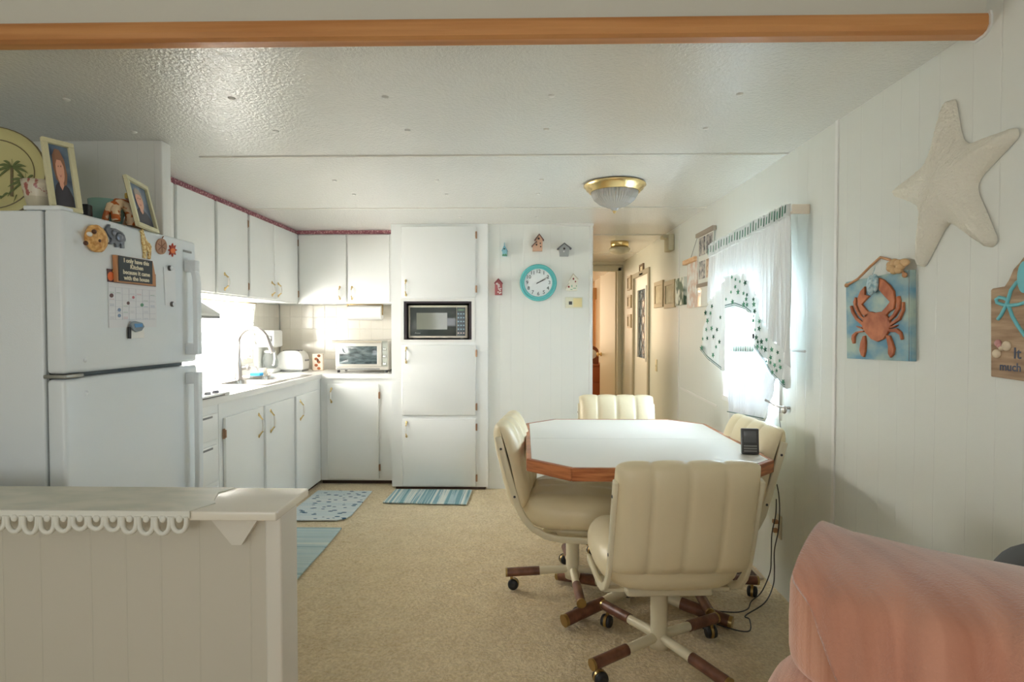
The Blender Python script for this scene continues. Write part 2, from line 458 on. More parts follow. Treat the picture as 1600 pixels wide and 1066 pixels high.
# chair rail panel edge beside the window
mb = MB(); mb.prism([(XR - .004, 3.78, .80), (XR - .004, 4.66, .83), (XR - .004, 4.66, .815), (XR - .004, 3.78, .785)], (.004, 0, 0)); struct(mb, 'trim_10', trim_w)
# hall door frame (bedroom)
mb = MB(); mb.rbox(1.20, 1.25, 7.385, 7.49, 0, 2.08, .006); mb.rbox(.56, 1.25, 7.385, 7.49, 2.03, 2.10, .006); mb.rbox(.546, .60, 7.385, 7.49, 0, 2.08, .006)
struct(mb, 'trim_11', warm_paint)
# crown strip at hall end
mb = MB(); mb.box(.546, XR, 7.34, 7.40, H - .03, H); struct(mb, 'trim_12', warm_paint)

# dinette window: frame, sashes, panes, crank
def tube_frame(mb, x0, x1, y0, y1, z0, z1, t):
    mb.box(x0, x1, y0, y1, z0, z0 + t); mb.box(x0, x1, y0, y1, z1 - t, z1)
    mb.box(x0, x1, y0, y0 + t, z0 + t, z1 - t); mb.box(x0, x1, y1 - t, y1, z0 + t, z1 - t)
win = MB(); tube_frame(win, XR - .012, XR + .06, WY0, WY1, WZ0, WZ1, .035)
w1 = struct(win, 'window_1', trim_w, bevel=.003)
zm = 1.245
f = MB(); tube_frame(f, XR + .02, XR + .055, WY0 + .035, WY1 - .035, zm, WZ1 - .035, .028); tube_frame(f, XR + .02, XR + .055, WY0 + .035, WY1 - .035, WZ0 + .035, zm, .028)
f.box(XR + .02, XR + .05, (WY0 + WY1) / 2 - .015, (WY0 + WY1) / 2 + .015, zm, WZ1 - .03)
f.build('window_sash', trim_w, parent=w1)
glass = mat('window_glass', (1, 1, 1, 1), 0.0, trans=1.0, alpha=.10)
g = MB(); g.box(XR + .036, XR + .039, WY0 + .04, WY1 - .04, WZ0 + .04, WZ1 - .04); g.build('window_pane', glass, parent=w1)
c = MB(); a = onX(1208, 628, XR - .03); b2 = onX(1222, 637, XR - .03); c.tube([(XR, b2.y - .01, b2.z), (XR - .03, b2.y, b2.z), (XR - .045, (a.y + b2.y) / 2, b2.z + .004), (XR - .05, a.y, a.z), (XR - .07, a.y, a.z + .01)], .006, 8)
c.ell((XR - .02, b2.y, b2.z - .01), .012, .02, .02, 10, 6)
c.build('window_crank', steel_b, parent=w1)
# sink window
win = MB(); tube_frame(win, XL - .06, XL + .012, SY0, SY1, SZ0, SZ1, .03)
w2 = struct(win, 'window_2', trim_w, bevel=.003)
f = MB(); f.box(XL - .05, XL - .02, 3.90, 3.93, SZ0, SZ1); f.build('window_mullion', trim_w, parent=w2)
g = MB(); g.box(XL - .04, XL - .037, SY0 + .03, SY1 - .03, SZ0 + .03, SZ1 - .03); g.build('window_pane', glass, parent=w2)

# hall exterior door on the right wall with leaded glass
d = MB(); d.box(XR - .018, XR + .06, DY0 - .05, DY0 + .01, 0, DZ1 + .03); d.box(XR - .018, XR + .06, DY1 - .01, DY1 + .05, 0, DZ1 + .03); d.box(XR - .018, XR + .06, DY0 + .01, DY1 - .01, DZ1 - .02, DZ1 + .03)
fr = mat('door_frame_grey', S(168, 160, 140), .5)
dr = struct(d, 'door_1', fr, bevel=.003)
GZ0, GZ1, GY0, GY1 = .98, 1.72, 6.0, 6.42
l = MB(); X0, X1 = XR + .005, XR + .045
l.box(X0, X1, DY0 + .01, DY1 - .01, .01, GZ0); l.box(X0, X1, DY0 + .01, DY1 - .01, GZ1, DZ1 - .02); l.box(X0, X1, DY0 + .01, GY0, GZ0, GZ1); l.box(X0, X1, GY1, DY1 - .01, GZ0, GZ1)
leaf = l.build('door_leaf', mat('door_leaf_white', (0.80, .79, .74, 1), .35), parent=dr)
t = MB(); tube_frame(t, XR - .006, XR + .01, GY0 - .025, GY1 + .025, GZ0 - .025, GZ1 + .025, .03); t.build('glass_frame', trim_w, parent=leaf)
obsc = mat('obscure_glass', S(196, 206, 208), .1, trans=.6)
t = MB(); t.box(XR + .02, XR + .026, GY0, GY1, GZ0, GZ1); t.build('leaded_glass', obsc, parent=leaf)
t = MB(); leadm = mat('lead_came', S(92, 96, 98), .5)
for i in range(4):
    yy = GY0 + (GY1 - GY0) * (i + .5) / 4
    t.tube([(XR + .014, yy + .035 * math.sin(k * 1.15 + (i % 2) * PI), GZ0 + (GZ1 - GZ0) * k / 22) for k in range(23)], .004, 6)
for k in range(9):
    zz = GZ0 + (GZ1 - GZ0) * (k + .5) / 9; t.tube([(XR + .014, GY0, zz), (XR + .014, GY1, zz)], .0035, 5)
t.build('lead_lines', leadm, parent=leaf)
t = MB(); t.lathe([(.024, 0), (.024, .006), (.012, .01), (.012, .03), (.026, .045), (.027, .06), (.0, .068)], (0, 0, 0), 14)
kn = t.build('door_knob', brass_d, parent=leaf); kn.location = (0, 0, 0)
kn.matrix_local = wmat(leaf).inverted() @ Matrix.Translation((XR + .004, 6.55, .93)) @ Matrix.Rotation(-R90, 4, 'Y')
# open bedroom door leaf and its knob
a, b3 = Vector((1.20, 7.47)), Vector((1.085, 8.06))
dd = MB(TR(a.x, a.y, 0, math.atan2(b3.y - a.y, b3.x - a.x)))
dd.box(0, .61, -.018, .018, .012, 2.03)
dl = struct(dd, 'door_2', mat('door_cream', (0.84, .78, .64, 1), .4), bevel=.002)
k = MB(dd.T)
for sgn in (1, -1):
    k.lathe([(.028, sgn * .018), (.028, sgn * .024), (.012, sgn * .03), (.012, sgn * .045), (.028, sgn * .06), (.03, sgn * .075), (.0, sgn * .085)], (.55, 0, .94), 14, 'Y')
k.build('door_knob', brass, parent=dl)
# brown toe line below cabinets is part of the cabinets; outlet on right wall

# ================================================================ CABINETS
def TW(side, a, z=0):
    """frame of a cabinet front: local x runs to the viewer's right, local -y comes out of the front"""
    return TR(side[1], a, z, R90) if side[0] == 'L' else TR(a, side[1], z, 0)
def handle(parent, T, x, z0, z1):
    mb = MB(T @ Matrix.Translation((x, -.019, 0)))
    zc = (z0 + z1) / 2; hh = (z1 - z0) / 2
    mb.m(brass)
    for s_ in (-1, 1):
        mb.tube([(0, 0, zc + s_ * hh), (0, -.004, zc + s_ * hh * .93), (0, -.018, zc + s_ * hh * .66), (0, -.026, zc + s_ * hh * .52)], [.0075, .006, .0045, .006], 8)
        mb.ell((0, -.002, zc + s_ * hh * .98), .009, .004, .012, 8, 5)
    mb.m(porcelain)
    mb.tube([(0, -.026, zc - hh * .52), (0, -.029, zc - hh * .25), (0, -.030, zc), (0, -.029, zc + hh * .25), (0, -.026, zc + hh * .52)], [.0055, .0075, .008, .0075, .0055], 8)
    mb.build('handle', None, parent=parent)
def hinge(parent, T, x, z, m_=copper):
    mb = MB(T @ Matrix.Translation((x, -.012, z)))
    mb.box(-.008, .008, -.004, .006, -.028, .028); mb.tube([(0, -.008, -.022), (0, -.008, .022)], .005, 8)
    mb.build('hinge', m_, parent=parent)
def door(parent, T, x0, x1, z0, z1, hx, hside, hz, hl=.10, hinges=True, name='door', th=.019, m_=None):
    mb = MB(T); mb.rbox(x0, x1, -th, -.001, z0, z1, .004, 2)
    d = mb.build(name, m_ or cab, parent=parent)
    if hx is not None: handle(d, T, hx, hz, hz + hl)
    if hinges:
        xx = x1 + .004 if hside == 'R' else x0 - .004
        for zz in (z0 + (z1 - z0) * .12, z1 - (z1 - z0) * .12): hinge(d, T, xx, zz)
    return d
# --- left base run: local x = world Y, front plane X=-1.665
FX = -1.69
Tl = TR(FX, 0, 0, R90)
def carcass(T, x0, x1, depth, z0, z1, parent, toe_h=0.035):
    mb = MB(T); mb.box(x0, x1, 0, .02, z0, z1); mb.box(x0, x0 + .016, .02, depth, z0, z1); mb.box(x1 - .016, x1, .02, depth, z0, z1)
    mb.box(x0 + .016, x1 - .016, .02, depth, z0, z0 + .016); mb.box(x0 + .016, x1 - .016, depth - .01, depth, z0 + .016, z1); mb.build('body', cab, parent=parent)
    if toe_h:
        mb = MB(T); mb.box(x0, x1, .03, depth, 0.0, z0); mb.build('toe_kick', toe, parent=parent)
dr_c = thing('drawer_cabinet', (FX - .3, 2.86, 0), 'white drawer base cabinet under the cooktop, half hidden by the refrigerator', 'cabinet')
carcass(Tl, 2.605, 3.145, .57, .035, .885, dr_c)
for z0, z1 in ((.70, .84), (.47, .67), (.25, .44), (.06, .22)):
    mb = MB(Tl); mb.rbox(2.63, 3.11, -.019, -.001, z0, z1, .004, 2); q = mb.build('drawer', cab, parent=dr_c)
    mb = MB(Tl); mb.box(2.95, 3.05, -.0215, -.018, z1 - .018, z1 - .008); mb.build('finger_pull', mgrey, parent=q)
sk = thing('sink_cabinet', (FX - .3, 3.61, 0), 'white base cabinet with two doors below the kitchen sink', 'cabinet')
carcass(Tl, 3.148, 4.180, .57, .035, .885, sk)
door(sk, Tl, 3.19, 3.66, .06, .80, 3.59, 'L', .62, .14)
door(sk, Tl, 3.695, 4.160, .06, .80, 3.76, 'R', .62, .14, hinges=False)
ck = thing('corner_cabinet', (FX - .3, 4.45, 0), 'white narrow base cabinet right of the sink, filling the corner', 'cabinet')
carcass(Tl, 4.183, 4.748, .57, .035, .885, ck)
door(ck, Tl, 4.200, 4.680, .06, .80, 4.265, 'R', .62, .14, hinges=False)
# --- back base cabinet: front plane Y=4.75
BYF = 4.75
Tb = TR(0, BYF, 0, 0)
bk = thing('base_cabinet', (-1.35, BYF + .27, 0), 'white single-door base cabinet below the toaster oven', 'cabinet')
carcass(Tb, FX + .002, -1.07, .54, .035, .885, bk)
p0 = onY(511, 600, BYF - .02); p1 = onY(592, 753, BYF - .02)
door(bk, Tb, p0.x, p1.x, max(p1.z, .05), p0.z, p0.x + .035, 'R', p0.z - .15, .11)
# --- uppers on the left, front plane X=-1.95
UX = -1.95; UZ = 1.515
Tu = TR(UX, 0, 0, R90)
def upper(name, label, T, x0, x1, depth, doors, z0=UZ):
    t = thing(name, wloc(T, (x0 + x1) / 2, depth / 2, z0), label, 'cabinet')
    mb = MB(T); mb.box(x0, x1, 0, depth, z0, H - .001); mb.build('body', cab, parent=t)
    for (a, b_, hx, hs, hin) in doors: door(t, T, a, b_, z0 + .012, H - .035, hx, hs, z0 + .04, .10, hinges=hin)
    return t
def wloc(T, x, y, z): return T @ Vector((x, y, z))
upper('wall_cabinet', 'white wall cabinet nearest the refrigerator, above the range hood', Tu, 2.605, 3.597, .315, [(2.63, 3.16, None, 'L', False), (3.188, 3.580, None, 'L', False)], UZ)
upper('wall_cabinet', 'narrow white wall cabinet with one door, left of the two-door one above the sink', Tu, 3.600, 4.030, .315, [(3.614, 4.014, 3.69, 'R', True)])
upper('wall_cabinet', 'white wall cabinet with a pair of doors above the right of the sink window', Tu, 4.033, 4.938, .315, [(4.046, 4.436, 4.39, 'L', False), (4.443, 4.905, 4.50, 'R', False)])
UY = 4.94
Tub = TR(0, UY, 0, 0)
q0 = onY(466, 366, UY - .02).x; q1 = onY(540, 366, UY - .02).x; q2 = onY(543, 366, UY - .02).x; q3 = onY(608, 366, UY - .02).x
upper('wall_cabinet', 'white two-door wall cabinet on the back wall above the toaster oven', Tub, UX + .002, -1.07, .355,
      [(q0, q1, onY(532, 460, UY).x, 'L', True), (q2, q3, onY(551, 460, UY).x, 'R', False)])
# pink patterned border strip under the ceiling
pinkm = mat('dusty_pink_border', S(160, 100, 106), .6)
def pink_nodes(m):
    g = nd(m, 'ShaderNodeNewGeometry'); v = nd(m, 'ShaderNodeTexVoronoi'); v.inputs['Scale'].default_value = 70; lk(m, g, 'Position', v, 0)
    r = nd(m, 'ShaderNodeValToRGB'); r.color_ramp.elements[0].position = .2; r.color_ramp.elements[1].position = .5
    r.color_ramp.elements[0].color = S(205, 160, 160); r.color_ramp.elements[1].color = S(142, 82, 92)
    lk(m, v, 0, r, 0); lk(m, r, 0, BS(m), 'Base Color')
pink_nodes(pinkm)
mb = MB(); mb.box(UX, UX + .008, 2.61, UY - .001, H - .032, H - .002); mb.box(UX, -1.075, UY - .030, UY - .022, H - .032, H - .002); mb.box(UX,UX+.008,UY-.03,UY,H-.032,H-.002)
tag(mb.build('border_strip', pinkm), 'dusty pink patterned border strip above the kitchen wall cabinets', 'border')
# --- tall pantry with microwave niche, front plane Y=4.62
PY = 4.62
Tp = TR(0, PY, 0, 0)
def P(px, py, Y=PY): v = onY(px, py, Y); return v.x, v.z
x0, _ = P(611, 400); x1, _ = P(762, 400)
dx0, tz1 = P(627, 354, PY - .02); dx1, tz0 = P(743, 465, PY - .02)
nx0, nz1 = P(631, 471); nx1, nz0 = P(737, 531)
pt = thing('pantry_cabinet', ((x0 + x1) / 2, PY + .3, 0), 'tall white pantry cabinet with three doors and a microwave niche', 'cabinet')
mb = MB()
mb.box(x0, nx0, PY, PY + .02, .02, H - .001); mb.box(nx1, x1, PY, PY + .02, .02, H - .001); mb.box(nx0, nx1, PY, PY + .02, .02, nz0); mb.box(nx0, nx1, PY, PY + .02, nz1, H - .001)
mb.box(x0, x0 + .018, PY + .02, 5.29, .02, H - .001); mb.box(x1 - .018, x1, PY + .02, 5.29, .02, H - .001); mb.box(x0 + .018, x1 - .018, 5.27, 5.29, .02, H - .001)
mb.build('body', cab, parent=pt)
mb = MB(); mb.box(x0 + .03, x1 - .02, PY + .005, PY + .05, 0.0, .02); mb.build('toe_kick', toe, parent=pt)
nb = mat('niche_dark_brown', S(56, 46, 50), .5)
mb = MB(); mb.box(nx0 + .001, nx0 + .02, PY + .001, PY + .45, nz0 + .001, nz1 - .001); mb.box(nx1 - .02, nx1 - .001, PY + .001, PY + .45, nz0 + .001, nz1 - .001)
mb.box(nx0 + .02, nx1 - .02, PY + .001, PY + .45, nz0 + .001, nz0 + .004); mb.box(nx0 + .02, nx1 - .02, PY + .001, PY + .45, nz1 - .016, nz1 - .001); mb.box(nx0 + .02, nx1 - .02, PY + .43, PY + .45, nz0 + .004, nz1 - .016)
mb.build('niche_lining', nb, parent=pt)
mb = MB(); tube_frame_y = lambda: None
mb.box(nx0 - .025, nx0, PY - .006, PY, nz0 - .02, nz1 + .02); mb.box(nx1, nx1 + .025, PY - .006, PY, nz0 - .02, nz1 + .02)
mb.box(nx0, nx1, PY - .006, PY, nz0 - .02, nz0); mb.box(nx0, nx1, PY - .006, PY, nz1, nz1 + .02); mb.build('niche_trim', trim_w, parent=pt)
hx = dx0 + .035
door(pt, Tp, dx0, dx1, tz0, tz1, hx, 'R', tz0 + .02, .115)
_, a1 = P(627, 539, PY - .02); _, a0 = P(627, 649, PY - .02)
door(pt, Tp, dx0, dx1, a0, a1, hx, 'R', a1 - .14, .115)
_, a1 = P(627, 655, PY - .02); _, a0 = P(627, 763, PY - .02)
door(pt, Tp, dx0, dx1, max(a0, .03), a1, hx, 'R', a1 - .14, .115)
# --- countertop, L shaped with the sink cut-out
CZ = .925
SX0, SX1, SYa, SYb = -2.13, -1.72, 3.78, 4.58
mb = MB()
CXF = -1.672
mb.box(XL + .001, CXF, 2.605, SYa, CZ - .038, CZ); mb.box(XL + .001, SX0, SYa, SYb, CZ - .038, CZ); mb.box(SX1, CXF, SYa, SYb, CZ - .038, CZ)
mb.box(XL + .001, CXF, SYb, YB - .001, CZ - .038, CZ); mb.box(CXF, -1.068, BYF - .027, YB - .001, CZ - .038, CZ)
ct = tag(mb.build('countertop', lam_counter), 'white laminate L-shaped kitchen countertop with dropped-in sink', 'countertop')
mb = MB(); mb.box(XL + .001, XL + .018, 2.61, YB - .002, CZ + .0005, CZ + .09); mb.box(XL + .018, -1.07, YB - .018, YB - .001, CZ + .0005, CZ + .09); mb.build('splash_lip', lam_counter, parent=ct)
# backsplash tiles
tile = mat('cream_tile', (0.80, .76, .67, 1), .12, spec=.6)
def tile_nodes(m):
    g = nd(m, 'ShaderNodeNewGeometry'); sp = nd(m, 'ShaderNodeSeparateXYZ'); lk(m, g, 'Position', sp, 0)
    tot = None
    for src in ((sp, 0), (sp, 1), (sp, 2)):
        t = math_n(m, 'DIVIDE', src, .108); t = math_n(m, 'FRACT', t); t = math_n(m, 'SUBTRACT', t, .5); t = math_n(m, 'ABSOLUTE', t)
        t = math_n(m, 'SUBTRACT', t, .475); t = math_n(m, 'MULTIPLY', t, 40); t = math_n(m, 'MAXIMUM', t, 0)
        tot = t if tot is None else math_n(m, 'MAXIMUM', tot, t)
    h = math_n(m, 'MULTIPLY', tot, -1); bump(m, h, .5, .002)
    mx = nd(m, 'ShaderNodeMixRGB'); mx.inputs[1].default_value = (0.80, .76, .67, 1); mx.inputs[2].default_value = (0.72, .68, .58, 1)
    k = math_n(m, 'MINIMUM', tot, 1.0); lk(m, k[0], k[1], mx, 0); lk(m, mx, 0, BS(m), 'Base Color')
tile_nodes(tile)
mb = MB(); mb.box(XL + .0195, -1.072, YB - .012, YB - .0005, CZ + .091, UZ - .001)
bs = struct(mb, 'wall_backsplash', tile)
mb = MB(); mb.box(XL + .0005, XL + .012, SY1 + .01, YB - .013, CZ + .091, UZ - .001); mb.box(XL + .0005, XL + .012, 2.61, SY0 - .01, CZ + .091, UZ - .001); mb.box(XL+.0005, XL+.012, SY0-.01, SY1+.01, CZ+.091, SZ0-.001)
struct(mb, 'wall_backsplash_left', tile)

# ================================================================ REFRIGERATOR
FRX = -1.450; FY0, FY1 = 1.79, 2.53; FT = 1.682
fr = thing('refrigerator', (-1.8, 2.16, 0), 'large white top-freezer refrigerator covered in magnets, left of the kitchen', 'refrigerator')
mb = MB(); mb.rbox(-2.21, -1.521, FY0 + .005, FY1, .04, FT - .005, .008); mb.build('body', fridge_m, parent=fr)
mb = MB(); mb.box(-1.520, -1.513, FY0 + .015, FY1 - .01, .10, FT - .01); mb.build('gasket', gasket, parent=fr)
mb = MB(); mb.box(-2.15, -1.53, FY0 + .02, FY1 - .02, 0, .04); mb.build('base_grille', dgrey, parent=fr)
ZS = 1.150
fd = MB(); fd.rbox(-1.512, FRX, FY0, FY1, ZS + .008, FT, .014, 4); fd = fd.build('freezer_door', fridge_m, parent=fr)
rd = MB(); rd.rbox(-1.512, FRX, FY0, FY1, .10, ZS - .008, .014, 4); rd = rd.build('fridge_door', fridge_m, parent=fr)
mb = MB(); mb.rbox(-1.52, FRX + .004, FY0 - .002, FY0 + .075, ZS - .006, ZS + .006, .003); mb.build('hinge_plate', mat('hinge_metal', S(150, 148, 140), .4, .6), parent=fr)
mb = MB(); mb.rbox(-1.58, FRX - .01, FY0 + .005, FY0 + .06, FT - .004, FT + .010, .004); mb.build('hinge_cover', fridge_m, parent=fr)
def fhandle(par, z0, z1, flip):
    mb = MB(); y = 2.455
    # long vertical grip standing off the door, curved into it at one end
    pts = []
    for k in range(13):
        t = k / 12; z = z0 + (z1 - z0) * t
        e = t if flip else 1 - t
        x = FRX + .048 - .030 * max(0, (e - .75) / .25) ** 2
        pts.append((x, z))
    vs = []; 
    for x, z in pts:
        vs += [(x - .012, y - .02, z), (x + .008, y - .016, z), (x + .008, y + .016, z), (x - .012, y + .02, z)]
    fs = []
    for i in range(12):
        for k in range(4):
            fs.append((i * 4 + k, i * 4 + (k + 1) % 4, i * 4 + 4 + (k + 1) % 4, i * 4 + 4 + k))
    fs += [(0, 1, 2, 3), (51, 50, 49, 48)]
    mb.add(vs, fs, False)
    for zz in (z0, z1 - .05): mb.rbox(FRX - .002, FRX + .05, y - .018, y + .018, zz, zz + .05, .006)
    mb.build('handle', fridge_m, parent=par, bevel=.004)
fhandle(fd, 1.19, 1.595, True); fhandle(rd, .50, 1.115, False)
def FP(px, py, dx=0): return onX(px, py, FRX + dx)
a = FP(286, 391); b = FP(299, 395)
mb = MB(); mb.rbox(FRX - .001, FRX + .0015, a.y, b.y, b.z - .004, a.z + .002, .0007, 1); mb.build('badge', mgrey, parent=fd)
for px, py in ((133, 563), (135, 614)):
    v = FP(px, py); mb = MB(); mb.lathe([(.0, .003), (.007, .002), (.008, 0)], (FRX, v.y, v.z), 10, 'X'); mb.build('door_plug', fridge_m, parent=fd if py < 590 else rd)

# magnets and papers on the freezer door; outlines traced onto the door plane
def trace(plane, pts, d0, d1):
    """list of pixels -> outline on the plane, from distance d0 to d1 in front of it"""
    ax, val, sg = plane
    f = onX if ax == 'X' else onY
    base = [f(px, py, val + sg * d1) for px, py in pts]
    n = Vector((sg * (d0 - d1), 0, 0)) if ax == 'X' else Vector((0, sg * (d0 - d1), 0))
    return base, n
def tr(mb, plane, pts, d0, d1):
    b_, n = trace(plane, pts, d0, d1); mb.prism(b_, n); return mb
FPL = ('X', FRX, 1)
def blob(cx, cy, rx, ry, n=20, ph=0, w=0.0):
    return [(cx + rx * math.cos(2 * PI * k / n) * (1 + w * math.sin(3 * 2 * PI * k / n + ph)), cy + ry * math.sin(2 * PI * k / n) * (1 + w * math.sin(2 * 2 * PI * k / n + ph))) for k in range(n)]
cookie = noise_mix(mat('cookie', S(222, 168, 92), .6), S(196, 134, 62), S(240, 196, 128), (60, 60, 60), 3)
choc = mat('chocolate', S(92, 56, 36), .4)
v = FP(146, 373)
mb = MB().m(cookie)
mb.ell((FRX + .010, v.y, v.z), .022, .047, .046, 22, 14, lambda d: 1 + .06 * noise.noise(Vector(d) * 3))
mb.m(choc)
for px, py in ((135, 380), (155, 376), (148, 362)):
    q = FP(px, py, .028); mb.ell((q.x - .002, q.y, q.z), .007, .008, .008, 10, 6)
mb.m(porcelain); q = FP(140, 366, .026); mb.ell(q, .006, .012, .008, 10, 6)
mb.m(mat('cookie_red', S(200, 80, 50), .5)); q = FP(158, 366, .024); mb.ell(q, .006, .01, .006, 10, 6)
tag(mb.build('cookie_magnet'), 'golden chocolate-chip cookie fridge magnet at the top left of the freezer door', 'magnet')
pew = mat('pewter', S(120, 124, 134), .3, .8)
Z1 = lambda x, y: (100 + x / 4.635, 330 + y / 4.635)
mb = MB().m(pew)
tr(mb, FPL, [Z1(*p) for p in [(330, 95), (338, 100), (334, 118), (340, 128), (352, 122), (375, 126), (400, 140), (425, 155), (440, 175), (448, 205), (446, 220), (440, 215), (438, 240), (440, 270), (420, 268), (416, 240), (408, 232), (400, 262), (380, 262), (376, 238), (364, 228), (358, 238), (352, 243), (330, 238), (334, 228), (342, 222), (348, 200), (335, 186), (322, 165), (308, 140), (305, 128), (316, 112)]], 0, .008)
q = FP(*Z1(405, 190), .009); mb.ell(q, .004, .018, .016, 14, 8); q = FP(*Z1(360, 155), .009); mb.ell(q, .004, .010, .011, 12, 6)
tag(mb.build('elephant_magnet', bevel=.0015), 'small pewter elephant fridge magnet beside the cookie magnet', 'magnet')
gir = noise_mix(mat('giraffe_yellow', S(222, 192, 120), .5), S(196, 150, 80), S(238, 216, 156), (120, 120, 120), 2, .45, .55)
mb = MB().m(gir)
tr(mb, FPL, [Z1(*p) for p in [(556, 145), (566, 136), (572, 128), (578, 136), (580, 150), (588, 180), (600, 208), (612, 224), (628, 238), (636, 256), (634, 300), (630, 350), (616, 346), (618, 300), (606, 282), (600, 300), (596, 345), (582, 340), (584, 300), (578, 260), (572, 220), (570, 180), (566, 155)]], 0, .008)
tag(mb.build('giraffe_magnet', bevel=.0015), 'yellow giraffe fridge magnet above the sign magnet', 'magnet')
cork = mat('cork_tan', S(176, 134, 108), .7); corkd = mat('cork_line', S(142, 100, 78), .7)
mb = MB().m(cork); c0 = Z1(709, 256); tr(mb, FPL, blob(c0[0], c0[1], 8.2, 12.4, 24), 0, .006)
mb.m(corkd)
for a_ in (0, 60, 120):
    dx, dy = 6.5 * math.cos(math.radians(a_ + 25)), 10 * math.sin(math.radians(a_ + 25))
    q1_ = FP(c0[0] - dx, c0[1] - dy, .0065); q2_ = FP(c0[0] + dx, c0[1] + dy, .0065); mb.tube([q1_, q2_], .0012, 6)
mb.tube([FP(*Z1(710, 202), .004), FP(*Z1(714, 190), .004), FP(*Z1(721, 184), .004)], .002, 6)
tag(mb.build('pumpkin_magnet'), 'round tan cork pumpkin magnet with a dark stem, right of the giraffe magnet', 'magnet')
mb = MB().m(mat('leaf_red', S(176, 66, 44), .5))
cx, cy = Z1(790, 282); pts = []
for k in range(16):
    an = -PI / 2 + 2 * PI * k / 16; r = (1.0 if k % 2 == 0 else .55); pts.append((cx + 6.6 * r * math.cos(an), cy + 10.5 * r * math.sin(an)))
tr(mb, FPL, pts, 0, .005); mb.m(mat('leaf_orange', S(230, 120, 60), .5)); tr(mb, FPL, blob(cx, cy + 1, 3.6, 4, 12), .005, .007)
tag(mb.build('maple_leaf_magnet'), 'small red and orange maple leaf magnet near the freezer handle', 'magnet')
# calendar with photo strip
C1 = lambda x, y: (160 + x / 6.66, 380 + y / 6.66)
paper = mat('calendar_paper', (0.78, .78, .80, 1), .6)
cal = thing('wall_calendar', FP(208, 475), 'paper month calendar hanging on the freezer door below the sign magnet', 'calendar')
mb = MB(); tr(mb, FPL, [C1(65, 405), C1(558, 455), C1(566, 872), C1(70, 882)], .001, .003); mb.build('month_page', paper, parent=cal)
mb = MB().m(mat('photo_dark', S(88, 56, 60), .4)); tr(mb, FPL, [C1(50, 265), C1(555, 325), C1(558, 455), C1(58, 402)], .001, .003)
mb.m(mat('pumpkin_orange', S(226, 110, 50), .5)); tr(mb, FPL, [C1(*p) for p in blob(88, 345, 34, 48, 14)], .003, .0035)
mb.m(mat('pumpkin_yellow', S(236, 196, 90), .5)); tr(mb, FPL, [C1(*p) for p in blob(122, 290, 16, 16, 10)], .003, .0036)
mb.m(mat('photo_brown', S(170, 90, 70), .5)); tr(mb, FPL, [C1(528, 325), C1(553, 328), C1(556, 448), C1(530, 442)], .003, .0035)
mb.build('calendar_picture', parent=cal)
ln = mat('calendar_ink', S(182, 184, 196), .6); inkr = mat('calendar_ink_red', S(200, 120, 130), .6); inkg = mat('calendar_ink_green', S(110, 160, 130), .6); inkd = mat('calendar_ink_dark', S(110, 80, 80), .6); inkb = mat('calendar_ink_blue', S(130, 150, 180), .6)
mb = MB().m(ln)
def CQ(u, v):  # u,v in 0..1 on the page
    x = (65 + (558 - 65) * u) + (70 - 65) * v * (1 - u) + 8 * v * u; y = (405 + 50 * u) + ((882 - 405) * (1 - u) + (872 - 455) * u) * v
    return C1(x, y)
def line(mb, a, b2, w, d=.0032):
    (x0, y0), (x1, y1) = a, b2; L = math.hypot(x1 - x0, y1 - y0); nx, ny = -(y1 - y0) / L * w, (x1 - x0) / L * w
    tr(mb, FPL, [(x0 - nx, y0 - ny), (x1 - nx, y1 - ny), (x1 + nx, y1 + ny), (x0 + nx, y0 + ny)], .003, d + .0003)
for k in range(1, 7): line(mb, CQ(k / 7, .10), CQ(k / 7, .82), .10)
for k in range(6): line(mb, CQ(.01, .10 + k * .144), CQ(.99, .10 + k * .144), .12)
rr = random.Random(3)
for r_ in range(5):
    for c_ in range(7):
        if rr.random() < .6:
            mb.m([ln, inkr, ln, inkb, inkg][rr.randrange(5)])
            for q in range(rr.choice((1, 1, 2))):
                u0 = (c_ + .15) / 7; v0 = .12 + .144 * r_ + .10 - .03 * q
                line(mb, CQ(u0, v0), CQ(u0 + .09, v0), .22)
for u, v, w_, m_ in ((.06, .29, 3.2, inkd), (.52, .30, 2, inkr), (.41, .44, 2.4, inkd), (.70, .47, 2.6, inkg), (.22, .60, 2.6, inkb), (.22, .73, 2.6, inkb)):
    mb.m(m_); x, y = CQ(u, v); tr(mb, FPL, blob(x, y, w_, w_ * 1.1, 8), .003, .0036)
mb.build('calendar_print', parent=cal)
# sign
sg = thing('sign_magnet', FP(212, 424), 'black and tan wooden sign magnet about having this kitchen, above the calendar', 'sign')
mb = MB(); tr(mb, FPL, [C1(140, 122), C1(522, 186), C1(550, 325), C1(556, 448), C1(155, 402)], .003, .016)
mb.build('board', mat('sign_wood', S(196, 140, 96), .55), parent=sg)
mb = MB(); tr(mb, FPL, [C1(170, 128), C1(520, 188), C1(522, 428), C1(178, 392)], .016, .019)
mb.build('panel', mat('sign_charcoal', S(62, 66, 68), .6), parent=sg)
A = FP(*C1(180, 140), .0192); B = FP(*C1(520, 195), .0192); Cc = FP(*C1(184, 385), .0192)
ex = (B - A); ez = (A - Cc); Lx = ex.length; ex.normalize(); hz = ez.length
def txtM(u, v):  # origin at u,v (m from top-left)
    o = A + ex * u - Vector((0, 0, 1)) * v
    M = Matrix.Identity(4); M.col[0] = (*ex, 0); M.col[1] = (0, 0, 1, 0); M.col[2] = (1, 0, 0, 0); M.col[3] = (*o, 1)
    return M
mb = MB()
for i, t in enumerate(('I only have this', 'Kitchen', 'because it came', 'with the house')):
    mb.text(t, .0215, txtM(Lx * .5, hz * (.13 + .25 * i)) @ Matrix.Scale(Lx / .168, 4, (1, 0, 0)), .0006, bold=.0006)
